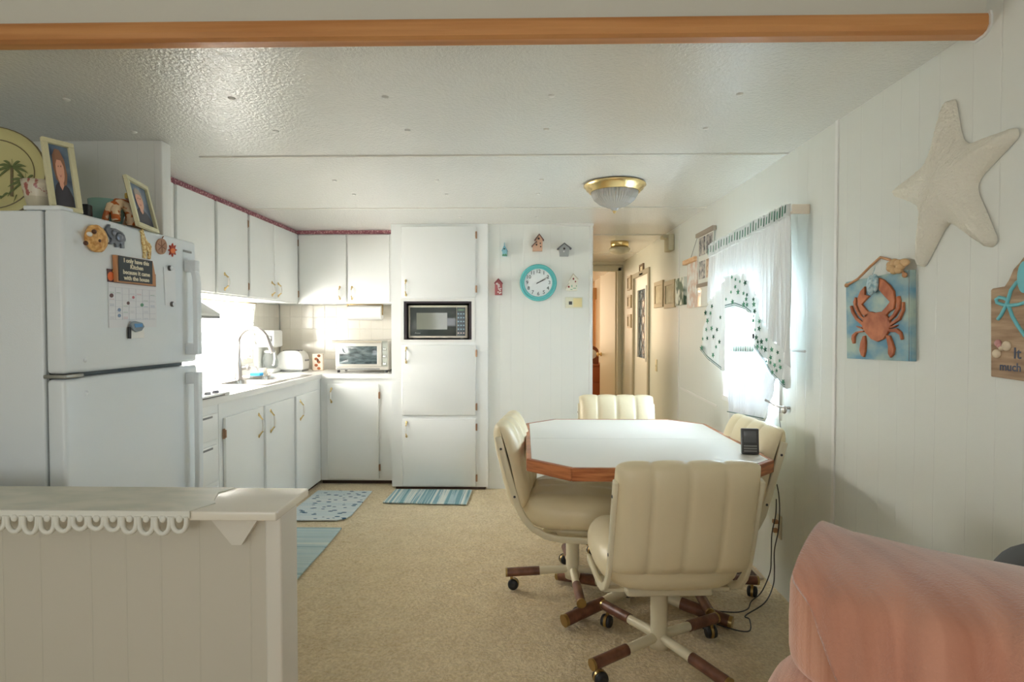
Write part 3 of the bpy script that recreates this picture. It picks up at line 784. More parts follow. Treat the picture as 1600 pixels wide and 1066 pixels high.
mb.build('lettering', mat('sign_cream_text', S(232, 222, 196), .6), parent=sg)
# blue clip magnet with card
mb = MB().m(black); tr(mb, FPL, [C1(280, 870), C1(302, 872), C1(302, 995), C1(282, 992)], .003, .010)
mb.m(white_pl); tr(mb, FPL, [C1(302, 872), C1(436, 880), C1(436, 985), C1(302, 995)], .003, .008)
mb.m(mat('cat_grey', S(140, 150, 156), .5)); tr(mb, FPL, [C1(*p) for p in [(300, 850), (316, 820), (350, 812), (420, 830), (440, 870), (410, 912), (360, 925), (325, 905)]], .008, .016)
mb.m(mat('magnet_blue', S(96, 150, 200), .5)); tr(mb, FPL, [C1(*p) for p in [(335, 838), (418, 838), (424, 872), (345, 880)]], .016, .018)
tag(mb.build('clip_magnet', bevel=.001), 'small blue and grey picture magnet pinning the bottom of the calendar', 'magnet')
# note strip with two dark round magnets
mb = MB(); tr(mb, FPL, [Z1(722, 405), Z1(805, 412), Z1(812, 690), Z1(735, 682)], .001, .0025)
tag(mb.build('note_paper', mat('note_paper', (0.83, .84, .85, 1), .6)), 'narrow white note paper held on the freezer door near its handle', 'paper')
for i, (x, y) in enumerate(((757, 413), (775, 674))):
    q = FP(*Z1(x, y)); mb = MB().m(dgrey)
    mb.lathe([(.011, .0025), (.011, .008), (.009, .010)], (FRX, q.y, q.z), 14, 'X'); mb.m(fridge_m); mb.lathe([(.0095, .0081), (.0085, .0115), (0, .012)], (FRX, q.y + .004, q.z), 14, 'X')
    tag(mb.build('round_magnet'), ['upper of the two small round magnets on the note paper', 'lower of the two small round magnets on the note paper'][i], 'magnet', 'round magnets on the note')

# ---------------------------------------------------------------- things on top of the refrigerator
TZ = FT + .001
def pic_frame(name, label, px4, lean, portrait, cover=.016):
    """free-standing photo frame given by four pixels (bottom-left, bottom-right on the fridge top) and height"""
    (bl, br, h) = px4
    A = onZ(*bl, TZ); B = onZ(*br, TZ)
    a_ = math.atan2(B.y - A.y, B.x - A.x); wd = (B - A).length
    t = thing(name, ((A.x + B.x) / 2, (A.y + B.y) / 2, TZ), label, 'picture')
    T = TR(A.x, A.y, TZ, a_) @ Matrix.Rotation(-lean, 4, 'X')
    fw = .016
    mb = MB(T)
    for (u0, u1, v0, v1) in ((0, wd, 0, fw), (0, wd, h - fw, h), (0, fw, fw, h - fw), (wd - fw, wd, fw, h - fw)): mb.box(u0, u1, 0, .014, v0, v1)
    mb.build('frame', mat('frame_cream', S(214, 208, 170), .4) if 'frame_cream' not in MATS else MATS['frame_cream'], parent=t, bevel=.002)
    mb = MB(T); portrait(mb, fw, wd - fw, fw, h - fw); mb.build('photograph', parent=t)
    mb = MB(T); mb.box(.004, wd - .004, .0125, .016, .004, h - .004)
    mb.prism([(wd * .45, .016, h * .55), (wd * .55, .016, h * .55), (wd * .6, .075, 0.012), (wd * .4, .075, 0.012)], (0, .002, .002)); mb.build('backing', black, parent=t)
    return t
bgblue = noise_mix(mat('portrait_backdrop', S(96, 116, 140), .3), S(70, 84, 110), S(126, 148, 168), (14, 14, 14), 2)
skin = mat('portrait_skin', S(222, 166, 140), .5); hair1 = mat('portrait_hair', S(150, 108, 84), .5); shirt1 = mat('portrait_shirt', S(66, 64, 72), .6)
hair2 = mat('portrait_hair_grey', S(176, 160, 146), .5); lipm = mat('portrait_lips', S(190, 110, 104), .5)
def portrait(hairm, long):
    def f(mb, u0, u1, v0, v1):
        W, Hh = u1 - u0, v1 - v0
        def poly(pts, y): mb.prism([(u0 + W * a, y, v0 + Hh * b) for a, b in pts], (0, .0004, 0))
        mb.m(bgblue); poly([(0, 0), (1, 0), (1, 1), (0, 1)], .011)
        mb.m(shirt1); poly([(.03, 0), (.05, .18), (.18, .34), (.36, .42), (.46, .30), (.58, .40), (.80, .32), (.96, .18), (.98, 0)], .0104)
        mb.m(hairm)
        if long: poly([(.16, .62), (.18, .82), (.34, .94), (.56, .93), (.74, .78), (.80, .54), (.72, .38), (.56, .34), (.36, .38), (.24, .44)], .0098)
        else: poly([(.25, .62), (.25, .82), (.40, .91), (.58, .89), (.70, .76), (.69, .60)], .0098)
        mb.m(skin); poly([(.47 + .20 * math.cos(a * PI / 8), .60 + .23 * math.sin(a * PI / 8)) for a in range(16)], .0092); poly([(.38, .46), (.37, .34), (.46, .27), (.56, .34), (.55, .46)], .0094)
        mb.m(hairm); poly([(.25, .66), (.28, .84), (.44, .90), (.64, .82), (.69, .64), (.56, .76), (.36, .76)], .0086)
        mb.m(lipm); poly([(.40, .52), (.46, .50), (.53, .53), (.46, .475)], .0084)
        mb.m(hair1); poly([(.38, .66), (.42, .67), (.42, .645), (.38, .64)], .0084); poly([(.50, .67), (.55, .68), (.55, .65), (.50, .645)], .0084)
    return f
pic_frame('framed_portrait', 'larger cream photo frame on the refrigerator, portrait of a long-haired person', ((81, 326), (131, 334), .243), .22, portrait(hair1, True))
pic_frame('framed_portrait', 'smaller cream photo frame, at the far end of the refrigerator top', ((218, 352), (250, 365), .190), .22, portrait(hair2, False))
# palm platter
ply = mat('platter_yellow', S(206, 198, 142), .3); plb = mat('platter_brown', S(120, 108, 78), .4); plg = mat('platter_green', S(108, 120, 72), .5)
cpos = onZ(2, 330, TZ)
pl_t = thing('palm_platter', (-1.62, 1.93, TZ), 'round yellow platter painted with palm trees, leaning at the left on the refrigerator', 'plate')
Yp = 1.98
cc = onY(-2, 300, Yp); edge = onY(62, 300, Yp); topp = onY(0, 212, Yp)
R_ = .172; cz = TZ + R_ + .0
T = TR(cc.x - .045, Yp, TZ, .25) @ Matrix.Rotation(-.16, 4, 'X')
mb = MB(T).m(ply)
mb.lathe([(0, .014), (R_ * .70, .014), (R_ * .74, .010), (R_ * .97, -.006), (R_, 0), (R_ * .985, .006), (R_ * .75, .020), (0, .024)], (0, 0, R_), 48, 'Y')
mb.m(plb); mb.lathe([(R_ * .735, .011), (R_ * .745, .005), (R_ * .76, .009)], (0, 0, R_), 48, 'Y', cap=False); mb.lathe([(R_ * .975, -.007), (R_ * .99, -.0085), (R_ * 1.003, -.001)], (0, 0, R_), 48, 'Y', cap=False)
mb.build('dish', parent=pl_t)
mb = MB(T).m(plg)
def frond(mb, x, z, ang, L, w, y=.012):
    pts = []
    for k in range(7):
        t = k / 6; px_ = x + L * t * math.cos(ang); pz = z + L * t * math.sin(ang) - .45 * L * t * t
        pts.append((px_, pz, w * math.sin(PI * min(1, t * .95 + .05))))
    poly = [(a, y, b + c) for a, b, c in pts] + [(a, y, b - c) for a, b, c in pts[::-1]]
    mb.prism(poly, (0, -.0012, 0))
for (x, z) in ((-.03, R_ + .055), (.055, R_ + .03), (-.10, R_ + .02), (.10, R_ - .02)):
    for k in range(9): frond(mb, x, z, -0.5 + 4.2 * k / 8, .052, .0055)
    mb.m(plb); mb.prism([(x - .004, .012, z), (x + .004, .012, z), (x + .012, .012, z - .11), (x + .003, .012, z - .11)], (0, -.001, 0)); mb.m(plg)
for k in range(12): frond(mb, -.11 + k * .02, R_ - .10 + .01 * (k % 3), .8 + .15 * (k % 5), .05, .005)
mb.build('palm_painting', parent=pl_t)
mb = MB(T).m(black); mb.tube([(-.07, .03, .002), (-.06, .03, R_ * 2 + .004), (-.05, .0, R_ * 2 + .012), (-.05, -.016, R_ * 2 - .012)], .005, 8); mb.tube([(-.07, .03, .002), (-.07, -.05, .003)], .005, 8); mb.tube([(.05, .03, .002), (.05, -.05, .003)], .005, 8); mb.tube([(-.07, .03, .06), (.05, .03, .06), (.05, .03, .002)], .005, 8)
mb.build('plate_stand', parent=pl_t)
# floral pot in front of the platter
c = onZ(26, 326, TZ); fp = noise_mix(mat('floral_pot', S(190, 180, 160), .3), S(160, 92, 84), S(205, 196, 176), (60, 60, 40), 3, .40, .46)
c = Vector((-1.575, 1.86, TZ))
mb = MB().m(mat('pot_glaze', S(188, 180, 158), .3)); mb.lathe([(.030, .0), (.034, .004), (.043, .045)], tuple(c), 24)
mb.m(fp); mb.lathe([(.0432, .045), (.049, .075), (.053, .098), (.050, .098), (.042, .05), (.0, .045)], tuple(c), 24)
tag(mb.build('floral_pot'), 'cream pot with pink floral rim in front of the palm platter', 'pot')
# dark tray leaning behind
mb = MB(TR(-1.56, 1.955, TZ, .2)); mb.rbox(-.06, .06, 0, .03, 0, .05, .004); tag(mb.build('black_box', black), 'small black box between the floral pot and the larger photo frame', 'box')
# teal bowl with giraffe handle
c = onZ(178, 352, TZ); c = Vector((c.x - .045, c.y + .03, TZ))
tb = thing('giraffe_pot', tuple(c), 'teal ceramic pot with an orange giraffe figure curled round it, on the refrigerator', 'pot')
mb = MB(); mb.lathe([(.036, 0), (.044, .006), (.056, .045), (.061, .095), (.057, .095), (.050, .05), (.03, .012), (0, .012)], tuple(c), 30); mb.build('bowl', mat('teal_glaze', S(140, 180, 174), .25), parent=tb)
gm = noise_mix(mat('giraffe_glaze', S(220, 150, 90), .25), S(196, 104, 48), S(240, 214, 178), (45, 45, 45), 1, .47, .53)
mb = MB(); cx, cy, cz = c
mb.tube([(cx + .068, cy - .05, cz + .012), (cx + .062, cy - .045, cz + .05), (cx + .058, cy - .025, cz + .082), (cx + .064, cy + .0, cz + .085), (cx + .070, cy + .022, cz + .06), (cx + .068, cy + .03, cz + .01)], [.014, .016, .019, .020, .020, .015], 12)
mb.tube([(cx + .058, cy - .03, cz + .08), (cx + .045, cy - .05, cz + .07), (cx + .036, cy - .058, cz + .03), (cx + .03, cy - .055, cz + .01)], [.014, .011, .010, .011], 10)
mb.ell((cx + .06, cy - .04, cz + .04), .015, .018, .03, 12, 8)
mb.build('giraffe_figure', gm, parent=tb)
# amber bottle
c = onY(203, 330, 2.46); amb = mat('amber_glass', S(150, 106, 72), .15)
bx = onY(204, 300, 2.44).x
bt = thing('amber_bottle', (bx, 2.44, TZ), 'amber bottle with a yellow cap standing behind the smaller photo frame', 'bottle')
mb = MB(); mb.lathe([(.026, 0), (.030, .01), (.030, .10), (.020, .122), (.026, .135), (.026, .150), (.018, .158), (.018, .172)], (bx, 2.44, TZ), 20); mb.build('bottle_body', amb, parent=bt)
mb = MB(); mb.lathe([(.021, .172), (.022, .176), (.022, .192), (.018, .196), (0, .197)], (bx, 2.44, TZ), 20); mb.build('cap', mat('cap_yellow', S(204, 166, 70), .3), parent=bt)
mb = MB(); mb.rbox(bx + .02, bx + .10, 2.44 - .06, 2.44 - .03, TZ, TZ + .07, .006); tag(mb.build('brown_jar', mat('jar_brown', S(120, 92, 60), .4)), 'small brown block between the giraffe pot and the smaller photo frame', 'box')

# ================================================================ COUNTER THINGS
# cooktop
ck = thing('cooktop', (-1.95, 2.82, CZ), 'white cooktop with a dark slotted front edge in the counter beside the refrigerator', 'cooktop')
mb = MB(); mb.rbox(-2.2, -1.73, 2.625, 3.20, CZ + .001, CZ + .014, .004); mb.rbox(-1.73, -1.66, 2.62, 3.22, CZ + .001, CZ + .022, .006)
mb.build('top', white_pl, parent=ck)
mb = MB(); mb.box(-1.6595, -1.6575, 2.66, 3.16, CZ + .007, CZ + .012); mb.build('front_slot', gap_dark, parent=ck)
for (x, y, r) in ((-1.86, 2.82, .09), (-2.08, 2.80, .07), (-2.06, 3.06, .09), (-1.84, 3.06, .07)):
    mb = MB()
    for k in range(3): mb.tube([(x + (r - k * .025) * math.cos(a * PI / 10), y + (r - k * .025) * math.sin(a * PI / 10), CZ + .022) for a in range(21)], .005, 6)
    mb.build('burner_coil', dgrey, parent=ck)
for y in (3.05, 3.13):
    mb = MB(); mb.lathe([(.018, CZ + .022), (.016, CZ + .036), (0, CZ + .037)], (-1.695, y, 0), 14); mb.build('knob', mat('knob_grey_%d' % int(y * 100), S(150, 150, 158), .4), parent=ck)
# sink
sk2 = thing('kitchen_sink', (-1.92, 4.18, CZ), 'stainless steel drop-in sink under the left kitchen window', 'sink')
mb = MB(); z = CZ + .004
mb.rbox(SX0 - .02, SX1 + .02, SYa - .02, SYa + .03, CZ + .0005, z, .002); mb.rbox(SX0 - .02, SX1 + .02, SYb - .03, SYb + .02, CZ + .0005, z, .002)
mb.rbox(SX0 - .02, SX0 + .07, SYa + .03, SYb - .03, CZ + .0005, z, .002); mb.rbox(SX1 - .03, SX1 + .02, SYa + .03, SYb - .03, CZ + .0005, z, .002)
mb.box(SX0 + .07, SX1 - .03, 4.14, 4.17, CZ - .004, CZ + .001); mb.build('rim', steel, parent=sk2)
for (y0, y1) in ((SYa + .03, 4.14), (4.17, SYb - .03)):
    mb = MB(); xa, xb, zz = SX0 + .07, SX1 - .03, CZ - .17
    def ring(r, z_, ins):
        pts = []
        for (cx, cy, a0) in ((xb - ins - r, y1 - ins - r, 0), (xa + ins + r, y1 - ins - r, 90), (xa + ins + r, y0 + ins + r, 180), (xb - ins - r, y0 + ins + r, 270)):
            for k in range(5): an = math.radians(a0 + k * 22.5); pts.append((cx + r * math.cos(an), cy + r * math.sin(an), z_))
        return pts
    rs = [ring(.05, CZ + .001, 0), ring(.05, CZ - .02, .003), ring(.05, zz + .03, .012), ring(.045, zz, .035)]
    n = len(rs[0]); fs = []
    for i in range(3):
        for k in range(n): fs.append((i * n + k, i * n + (k + 1) % n, (i + 1) * n + (k + 1) % n, (i + 1) * n + k))
    fs.append(tuple(range(3 * n, 4 * n))); mb.add(sum(rs, []), fs, True); bo = mb.build('basin', steel, parent=sk2)
    mb = MB(); mb.lathe([(.035, .001), (.03, .004), (0, .002)], ((xa + xb) / 2, (y0 + y1) / 2, zz), 16); mb.build('drain', chrome, parent=bo)
# faucet
fb = Vector((-2.10, 4.20, CZ + .004))
fc = thing('faucet', tuple(fb), 'tall gooseneck brushed-nickel kitchen faucet at the sink', 'faucet')
mb = MB(); mb.lathe([(.030, 0), (.030, .006), (.024, .012), (.022, .10), (.017, .14), (.0145, .16)], tuple(fb), 18); mb.build('base', steel_b, parent=fc)
tip = onY(412, 548, 4.30)
mb = MB(); pts = [(fb.x, fb.y, fb.z + .15), (fb.x, fb.y, fb.z + .27)]
span = .24
for k in range(13):
    an = PI - PI * .84 * k / 12; pts.append((fb.x + .105 + .105 * math.cos(an), fb.y + .02 * k / 12, fb.z + .27 + .105 * math.sin(an)))
lx, ly, lz = pts[-1]; 
mb.tube(pts, .0135, 12); mb.build('spout', steel_b, parent=fc)
mb = MB(); mb.tube([(lx, ly, lz), (lx + .012, ly, lz - .03), (lx + .042, ly + .004, lz - .115), (lx + .047, ly + .005, lz - .13)], [.0145, .016, .020, .017], 12); mb.build('spray_head', steel_b, parent=fc)
mb = MB(); mb.tube([(fb.x + .015, fb.y + .01, fb.z + .075), (fb.x + .05, fb.y + .03, fb.z + .08)], .013, 10); mb.ell((fb.x + .055, fb.y + .03, fb.z + .08), .02, .018, .022, 12, 8); mb.tube([(fb.x + .055, fb.y + .03, fb.z + .09), (fb.x + .115, fb.y + .035, fb.z + .085), (fb.x + .13, fb.y + .035, fb.z + .05)], .005, 8); mb.build('lever', steel_b, parent=fc)
# dish with blue sponge
mb = MB().m(chrome); q = Vector((fb.x + .04, fb.y + .20, CZ + .002))
mb = MB().m(mat('dish_white', (.8, .8, .8, 1), .2)); mb.lathe([(.04, 0), (.055, .012), (.052, .012), (.0, .004)], tuple(q), 18)
mb.m(mat('sponge_blue', S(70, 176, 230), .8)); mb.rbox(q.x - .04, q.x + .04, q.y - .03, q.y + .03, q.z + .010, q.z + .032, .006)
tag(mb.build('sponge_dish'), 'bright blue sponge in a small dish behind the faucet', 'sponge')
mb = MB().m(mat('mug_clear', S(214, 205, 190), .1, alpha=.5)); q2 = Vector((fb.x + .04, fb.y + .31, CZ + .001)); mb.lathe([(.028, 0), (.030, .004), (.030, .062), (.026, .062), (.026, .006), (0, .006)], tuple(q2), 16); mb.tube([(q2.x + .028, q2.y, q2.z + .055), (q2.x + .055, q2.y, q2.z + .05), (q2.x + .055, q2.y, q2.z + .02), (q2.x + .028, q2.y, q2.z + .012)], .003, 6)
tag(mb.build('tea_mug'), 'small glass mug with a handle between the blue sponge and the coffee maker', 'mug')
# coffee maker
cx0 = onY(392, 540, 4.93).x; cx1 = onY(438, 540, 4.93).x
cm = thing('coffee_maker', ((cx0 + cx1) / 2, 4.95, CZ), 'white drip coffee maker with a glass carafe in the counter corner', 'coffee maker')
T = TR((cx0 + cx1) / 2 + .02, 4.88, CZ + .001, .10)
mb = MB(T); mb.rbox(-.115, .105, -.12, .12, 0, .035, .012); mb.rbox(-.115, -.02, -.11, .12, .03, .34, .012); mb.rbox(-.115, .11, -.115, .12, .215, .36, .016)
mb.build('housing', white_pl, parent=cm)
mb = MB(T).m(mgrey); mb.rbox(.045, .095, -.122, -.112, .265, .315, .006); mb.m(white_pl); mb.lathe([(.018, -.122), (.016, -.134), (0, -.135)], (.07, 0, .29), 12, 'Y'); mb.m(black); mb.lathe([(.006, -.136), (0, -.137)], (.07, 0, .29), 8, 'Y'); mb.build('timer_dial', parent=cm)
cg = mat('carafe_glass', S(176, 182, 180), .05, alpha=.45)
mb = MB(T); mb.lathe([(.045, .037), (.062, .05), (.066, .09), (.052, .15), (.045, .17)], (.045, -.02, 0), 20); car = mb.build('carafe', cg, parent=cm)
mb = MB(T); mb.lathe([(.047, .168), (.047, .185), (.03, .192), (0, .193)], (.045, -.02, 0), 20); mb.tube([(.07, -.05, .178), (.105, -.10, .172), (.112, -.11, .12), (.098, -.09, .07), (.085, -.07, .065)], .009, 8); mb.build('lid_and_grip', white_pl, parent=car)
# toaster
tx = onY(437, 565, 5.02).x; tx1 = onY(474, 565, 5.02).x
to = thing('toaster', ((tx + tx1) / 2, 5.05, CZ), 'white rounded two-slot toaster on the counter beside the coffee maker', 'toaster')
W2 = (tx1 - tx) / 2; xc = (tx + tx1) / 2 + .01; W2 += .012
mb = MB(); pr = []
for k in range(25):
    an = PI * k / 24; pr.append((xc + W2 * abs(math.cos(an)) ** .55 * (1 if math.cos(an) > 0 else -1), 4.95, CZ + .018 + .165 * abs(math.sin(an)) ** .5))
mb.prism(pr, (0, .16, 0)); mb.build('shell', white_pl, parent=to, bevel=.008, seg=3)
mb = MB(); mb.rbox(xc - W2 + .01, xc + W2 - .01, 4.955, 5.105, CZ + .001, CZ + .018, .004); mb.build('base', mgrey, parent=to)
for y in (4.985, 5.045):
    mb = MB(); mb.box(xc - W2 * .6, xc + W2 * .6, y, y + .026, CZ + .178, CZ + .1845); mb.build('slot', dgrey, parent=to)
mb = MB(); mb.rbox(xc + W2 - .012, xc + W2 + .018, 5.0, 5.05, CZ + .09, CZ + .105, .004); mb.build('lever', mgrey, parent=to)
# copper-and-cream ornament
o0 = onY(490, 553, 5.1); o1 = onY(505, 580, 5.1)
mb = MB().m(mat('ornament_white', S(238, 222, 204), .4)); xm = (o0.x + o1.x) / 2
mb.rbox(o0.x - .01, o1.x + .0, 5.09, 5.13, CZ + .001, o0.z, .006)
mb.m(mat('ornament_copper', S(176, 104, 60), .4))
for k in range(5):
    z = CZ + .02 + k * .028; mb.ell((xm - .004 + .012 * (-1) ** k, 5.088, z), .016, .008, .013, 10, 6)
mb.m(mat('ornament_dark', S(110, 60, 36), .4)); mb.ell((xm, 5.084, CZ + .09), .010, .006, .018, 8, 6)
tag(mb.build('copper_ornament'), 'small copper and cream carved ornament in front of the corner backsplash', 'ornament')
# toaster oven
TY = 4.86
def TO(px, py, d=0): return onY(px, py, TY - d)
a = TO(524, 532); b = TO(606.5, 575)
ov = thing('toaster_oven', ((a.x + b.x) / 2, TY + .13, CZ), 'silver toaster oven with a glass door on the back counter', 'toaster oven')
z0, z1 = CZ + .022, a.z
silver = mat('toaster_silver', S(206, 202, 192), .35, .3)
mb = MB(); mb.rbox(a.x, b.x + .0, TY, TY + .26, z0, z1, .008); mb.build('body', silver, parent=ov)
gx1 = TO(597, 550).x
mb = MB(); mb.rbox(a.x + .004, gx1, TY - .014, TY - .001, z0 + .03, z1 - .006, .004); dro = mb.build('door', silver, parent=ov)
wa = TO(531, 541); wb = TO(590, 569)
inner = noise_mix(mat('oven_window', S(70, 84, 88), .06, spec=.9), S(46, 58, 62), S(104, 118, 120), (14, 14, 40), 3)
mb = MB(); mb.rbox(wa.x, wb.x, TY - .017, TY - .013, wb.z, wa.z, .002); mb.build('window_glass', inner, parent=dro)
mb = MB(); tube_frame_z = None
mb.box(wb.x, wb.x + .006, TY - .017, TY - .013, wb.z, wa.z); mb.build('glass_trim', porcelain, parent=dro)
mb = MB(); za = TO(560, 534).z
mb.tube([(a.x - .012, TY - .045, za), (gx1 + .004, TY - .045, za)], .009, 12)
for x in (a.x + .02, gx1 - .03): mb.tube([(x, TY - .045, za), (x, TY - .012, za - .004)], .006, 8)
mb.build('handle', mat('handle_satin', S(214, 204, 186), .3, .5), parent=dro)
mb = MB(); mb.rbox(gx1 + .004, b.x - .003, TY - .008, TY - .0005, z0 + .03, z1 - .006, .003); mb.build('control_panel', mat('panel_pale', S(176, 180, 170), .4), parent=ov)
for k in range(3):
    zz = z0 + .055 + k * .062; mb = MB(); mb.lathe([(.013, TY - .008), (.012, TY - .028), (0, TY - .029)], ((gx1 + b.x) / 2, 0, zz), 14, 'Y'); mb.build('knob', chrome, parent=ov)
mb = MB(); mb.rbox(a.x + .01, gx1 - .02, TY - .006, TY + .02, z0 + .004, z0 + .016, .003); mb.build('crumb_tray', mgrey, parent=ov)
for x in (a.x + .02, b.x - .02):
    for y in (TY + .02, TY + .23): mb = MB(); mb.cyl((x, y, CZ + .0005), (x, y, z0), .012); mb.build('foot', black, parent=ov)
# items resting behind the oven glass are not opened; a loaf-coloured roll on top is not present
# paper towel holder
r0 = onY(545, 478, 5.08); r1 = onY(597, 500, 5.08)
ptw = thing('paper_towel_holder', ((r0.x + r1.x) / 2, 5.08, (r0.z + r1.z) / 2), 'white paper towel roll on a holder mounted under the back wall cabinet', 'paper towel')
zc = (r0.z + r1.z) / 2; rr_ = (r0.z - r1.z) / 2 + .002
mb = MB(); mb.cyl((r0.x, 5.08, zc), (r1.x, 5.08, zc), rr_, seg=28); mb.build('paper_roll', mat('paper_white', (.86, .85, .82, 1), .9), parent=ptw)
mb = MB(); 
for x in (r0.x - .008, r1.x + .002): mb.rbox(x, x + .006, 5.06, 5.10, zc - .02, UZ - .003, .002)
mb.rbox(r0.x - .008, r1.x + .008, 5.05, 5.11, UZ - .007, UZ - .001, .002); mb.build('bracket', brass_d, parent=ptw)
# range hood
hd = thing('range_hood', (-2.0, 2.95, 1.36), 'white range hood under the wall cabinet nearest the refrigerator', 'range hood')
mb = MB(); mb.prism([(XL + .02, 2.61, 1.36), (-1.80, 2.61, 1.36), (-1.80, 2.61, 1.39), (-2.0, 2.61, 1.512), (XL + .02, 2.61, 1.512)], (0, .78, 0)); mb.build('canopy', trim_w, parent=hd, bevel=.004)
mb = MB(); mb.box(-1.82, -1.797, 2.62, 3.38, 1.362, 1.374); mb.build('lip', mgrey, parent=hd)
# lace curtain in the sink window
lc = thing('lace_curtain', (XL + .06, 3.9, SZ1), 'white lace curtain tied at the kitchen sink window', 'curtain')
mb = MB(); mb.cyl((XL + .05, SY0 - .05, 1.505), (XL + .05, SY1 + .14, 1.505), .006); mb.build('curtain_rod', brass_d, parent=lc)
mb = MB()
def lf(u, v):
    y = SY0 + (SY1 + .05 - SY0) * u; x = XL + .045 + .014 * math.sin(u * 90) + .006 * math.sin(u * 31 + v * 3)
    z = 1.50 - (1.50 - 1.05 - .012 * abs(math.sin(u * 60))) * v; return (x, y, z)
mb.grid(lf, 240, 14); mb.build('lace_panel', lace, parent=lc)
mb = MB()
def lf2(u, v):
    w_ = .10 * (1 - .55 * math.sin(PI * min(1, v * 1.1))); y = SY1 + .04 - .05 + w_ * (u - .5) * 1.6; x = XL + .075 + .012 * math.sin(u * 40); z = 1.50 - .34 * v; return (x, y, z)
mb.grid(lf2, 60, 14); mb.build('side_tail', lace, parent=lc)
# microwave oven in the niche
MY = PY + .03
def MW(px, py): v = onY(px, py, MY); return v
a = MW(637.5, 477); b = MW(731, 528.5)
mw = thing('microwave_oven', ((a.x + b.x) / 2, MY + .2, nz0 + .005), 'beige and grey microwave oven in the pantry niche', 'microwave')
zb = nz0 + .012
beige = mat('microwave_beige', S(222, 214, 196), .35)
mb = MB(); mb.rbox(a.x, b.x, MY, MY + .34, zb, a.z, .010); mb.build('case', beige, parent=mw)
for x in (a.x + .05, b.x - .05): mb = MB(); mb.cyl((x, MY + .05, nz0 + .0045), (x, MY + .05, zb), .015); mb.build('foot', mgrey, parent=mw)
g0 = MW(641, 480.5); g1 = MW(713, 525)
mb = MB(); mb.rbox(g0.x, g1.x, MY - .006, MY - .0005, g1.z, g0.z, .003); md_ = mb.build('door', glassy, parent=mw)
w0 = MW(651, 489); w1_ = MW(699, 515)
mb = MB(); mb.box(w0.x, w1_.x, MY - .0072, MY - .006, w1_.z, w0.z); mb.build('window', mat('microwave_window', S(128, 130, 118), .08, spec=.8), parent=md_)
q = MW(656, 520.5); Mt = Matrix.Translation((q.x, MY - .0065, q.z)) @ Matrix.Rotation(R90, 4, 'X')
k0 = MW(714, 480.5); k1 = MW(727, 525)
mb2 = MB(); mb2.rbox(k0.x, k1.x, MY - .006, MY - .0005, k1.z, k0.z, .003); kp = mb2.build('keypad', mat('keypad_grey', S(86, 92, 96), .3), parent=mw)
mb2 = MB().m(mat('display_green', S(110, 136, 112), .3)); mb2.box(k0.x + .008, k1.x - .006, MY - .008, MY - .006, k0.z - .028, k0.z - .012)
key = mat('key_blue_grey', S(160, 186, 196), .4)
mat('key_pale', S(226, 206, 196), .4)
for r_ in range(6):
    for c_ in range(3):
        x = k0.x + .012 + c_ * (k1.x - k0.x - .024) / 2; z = k0.z - .052 - r_ * (k0.z - k1.z - .075) / 5
        mb3 = MB(); mb3.box(x - .006, x + .006, MY - .0078, MY - .006, z - .005, z + .005); mb3.build('key', key if r_ < 5 else MATS['key_pale'], parent=kp)
mb2.build('display', parent=kp)
mb2 = MB()
# unreadable white script mark on the microwave door
mb = MB(); pts = [(0, 0), (.004, .012), (.008, .003), (.013, .006), (.017, .001), (.021, .006), (.025, .001), (.029, .006), (.033, .001), (.038, .005), (.043, .002)]
q = MW(649, 521.5); mb.tube([(q.x + u, MY - .0072, q.z + v) for u, v in pts], .0013, 5); mb.m(white_pl); mb.build('maker_mark', white_pl, parent=md_)

# ================================================================ RUGS
def weave(name, cols, axis, freq, seed, dots=None):
    m = mat(name, S(*cols[0]), .9, spec=.1)
    g = nd(m, 'ShaderNodeNewGeometry'); mp = nd(m, 'ShaderNodeMapping')
    sc = (freq, .25, 0) if axis == 'X' else (.25, freq, 0)
    mp.inputs['Scale'].default_value = sc; mp.inputs['Location'].default_value = (seed, seed * 1.7, 0)
    lk(m, g, 'Position', mp, 0)
    n = nd(m, 'ShaderNodeTexNoise'); n.inputs['Scale'].default_value = 1; n.inputs['Detail'].default_value = 3; n.inputs['Roughness'].default_value = .7
    lk(m, mp, 0, n, 0)
    r = nd(m, 'ShaderNodeValToRGB'); r.color_ramp.interpolation = 'CONSTANT' if dots is None else 'LINEAR'
    k = len(cols)
    r.color_ramp.elements[0].position = 0; r.color_ramp.elements[0].color = S(*cols[0])
    r.color_ramp.elements[1].position = .66; r.color_ramp.elements[1].color = S(*cols[-1])
    for i in range(1, k - 1): e = r.color_ramp.elements.new(.34 + .32 * i / (k - 1)); e.color = S(*cols[i])
    lk(m, n, 0, r, 0); last = (r, 0)
    if dots:
        mp2 = nd(m, 'ShaderNodeMapping'); mp2.inputs['Scale'].default_value = (14, 26, 1); lk(m, g, 'Position', mp2, 0)
        v = nd(m, 'ShaderNodeTexVoronoi'); v.inputs['Scale'].default_value = 1; lk(m, mp2, 0, v, 0)
        th = math_n(m, 'LESS_THAN', (v, 0), .27)
        mx = nd(m, 'ShaderNodeMixRGB'); lk(m, th[0], th[1], mx, 0); lk(m, last[0], last[1], mx, 1); mx.inputs[2].default_value = S(*dots); last = (mx, 0)
    lk(m, last[0], last[1], BS(m), 'Base Color')
    n3 = nd(m, 'ShaderNodeTexNoise'); n3.inputs['Scale'].default_value = 160; lk(m, g, 'Position', n3, 0); bump(m, (n3, 0), .8, .004)
    return m
def rug(name, label, pts, m, th=.009):
    mb = MB()
    xs = [p[0] for p in pts]; ys = [p[1] for p in pts]
    mb.prism([(x, y, .0015) for x, y in pts], (0, 0, th)); o = mb.build(name, m, bevel=.003)
    return tag(o, label, 'rug')
def FL(px, py): v = onZ(px, py, .008); return (v.x, v.y)
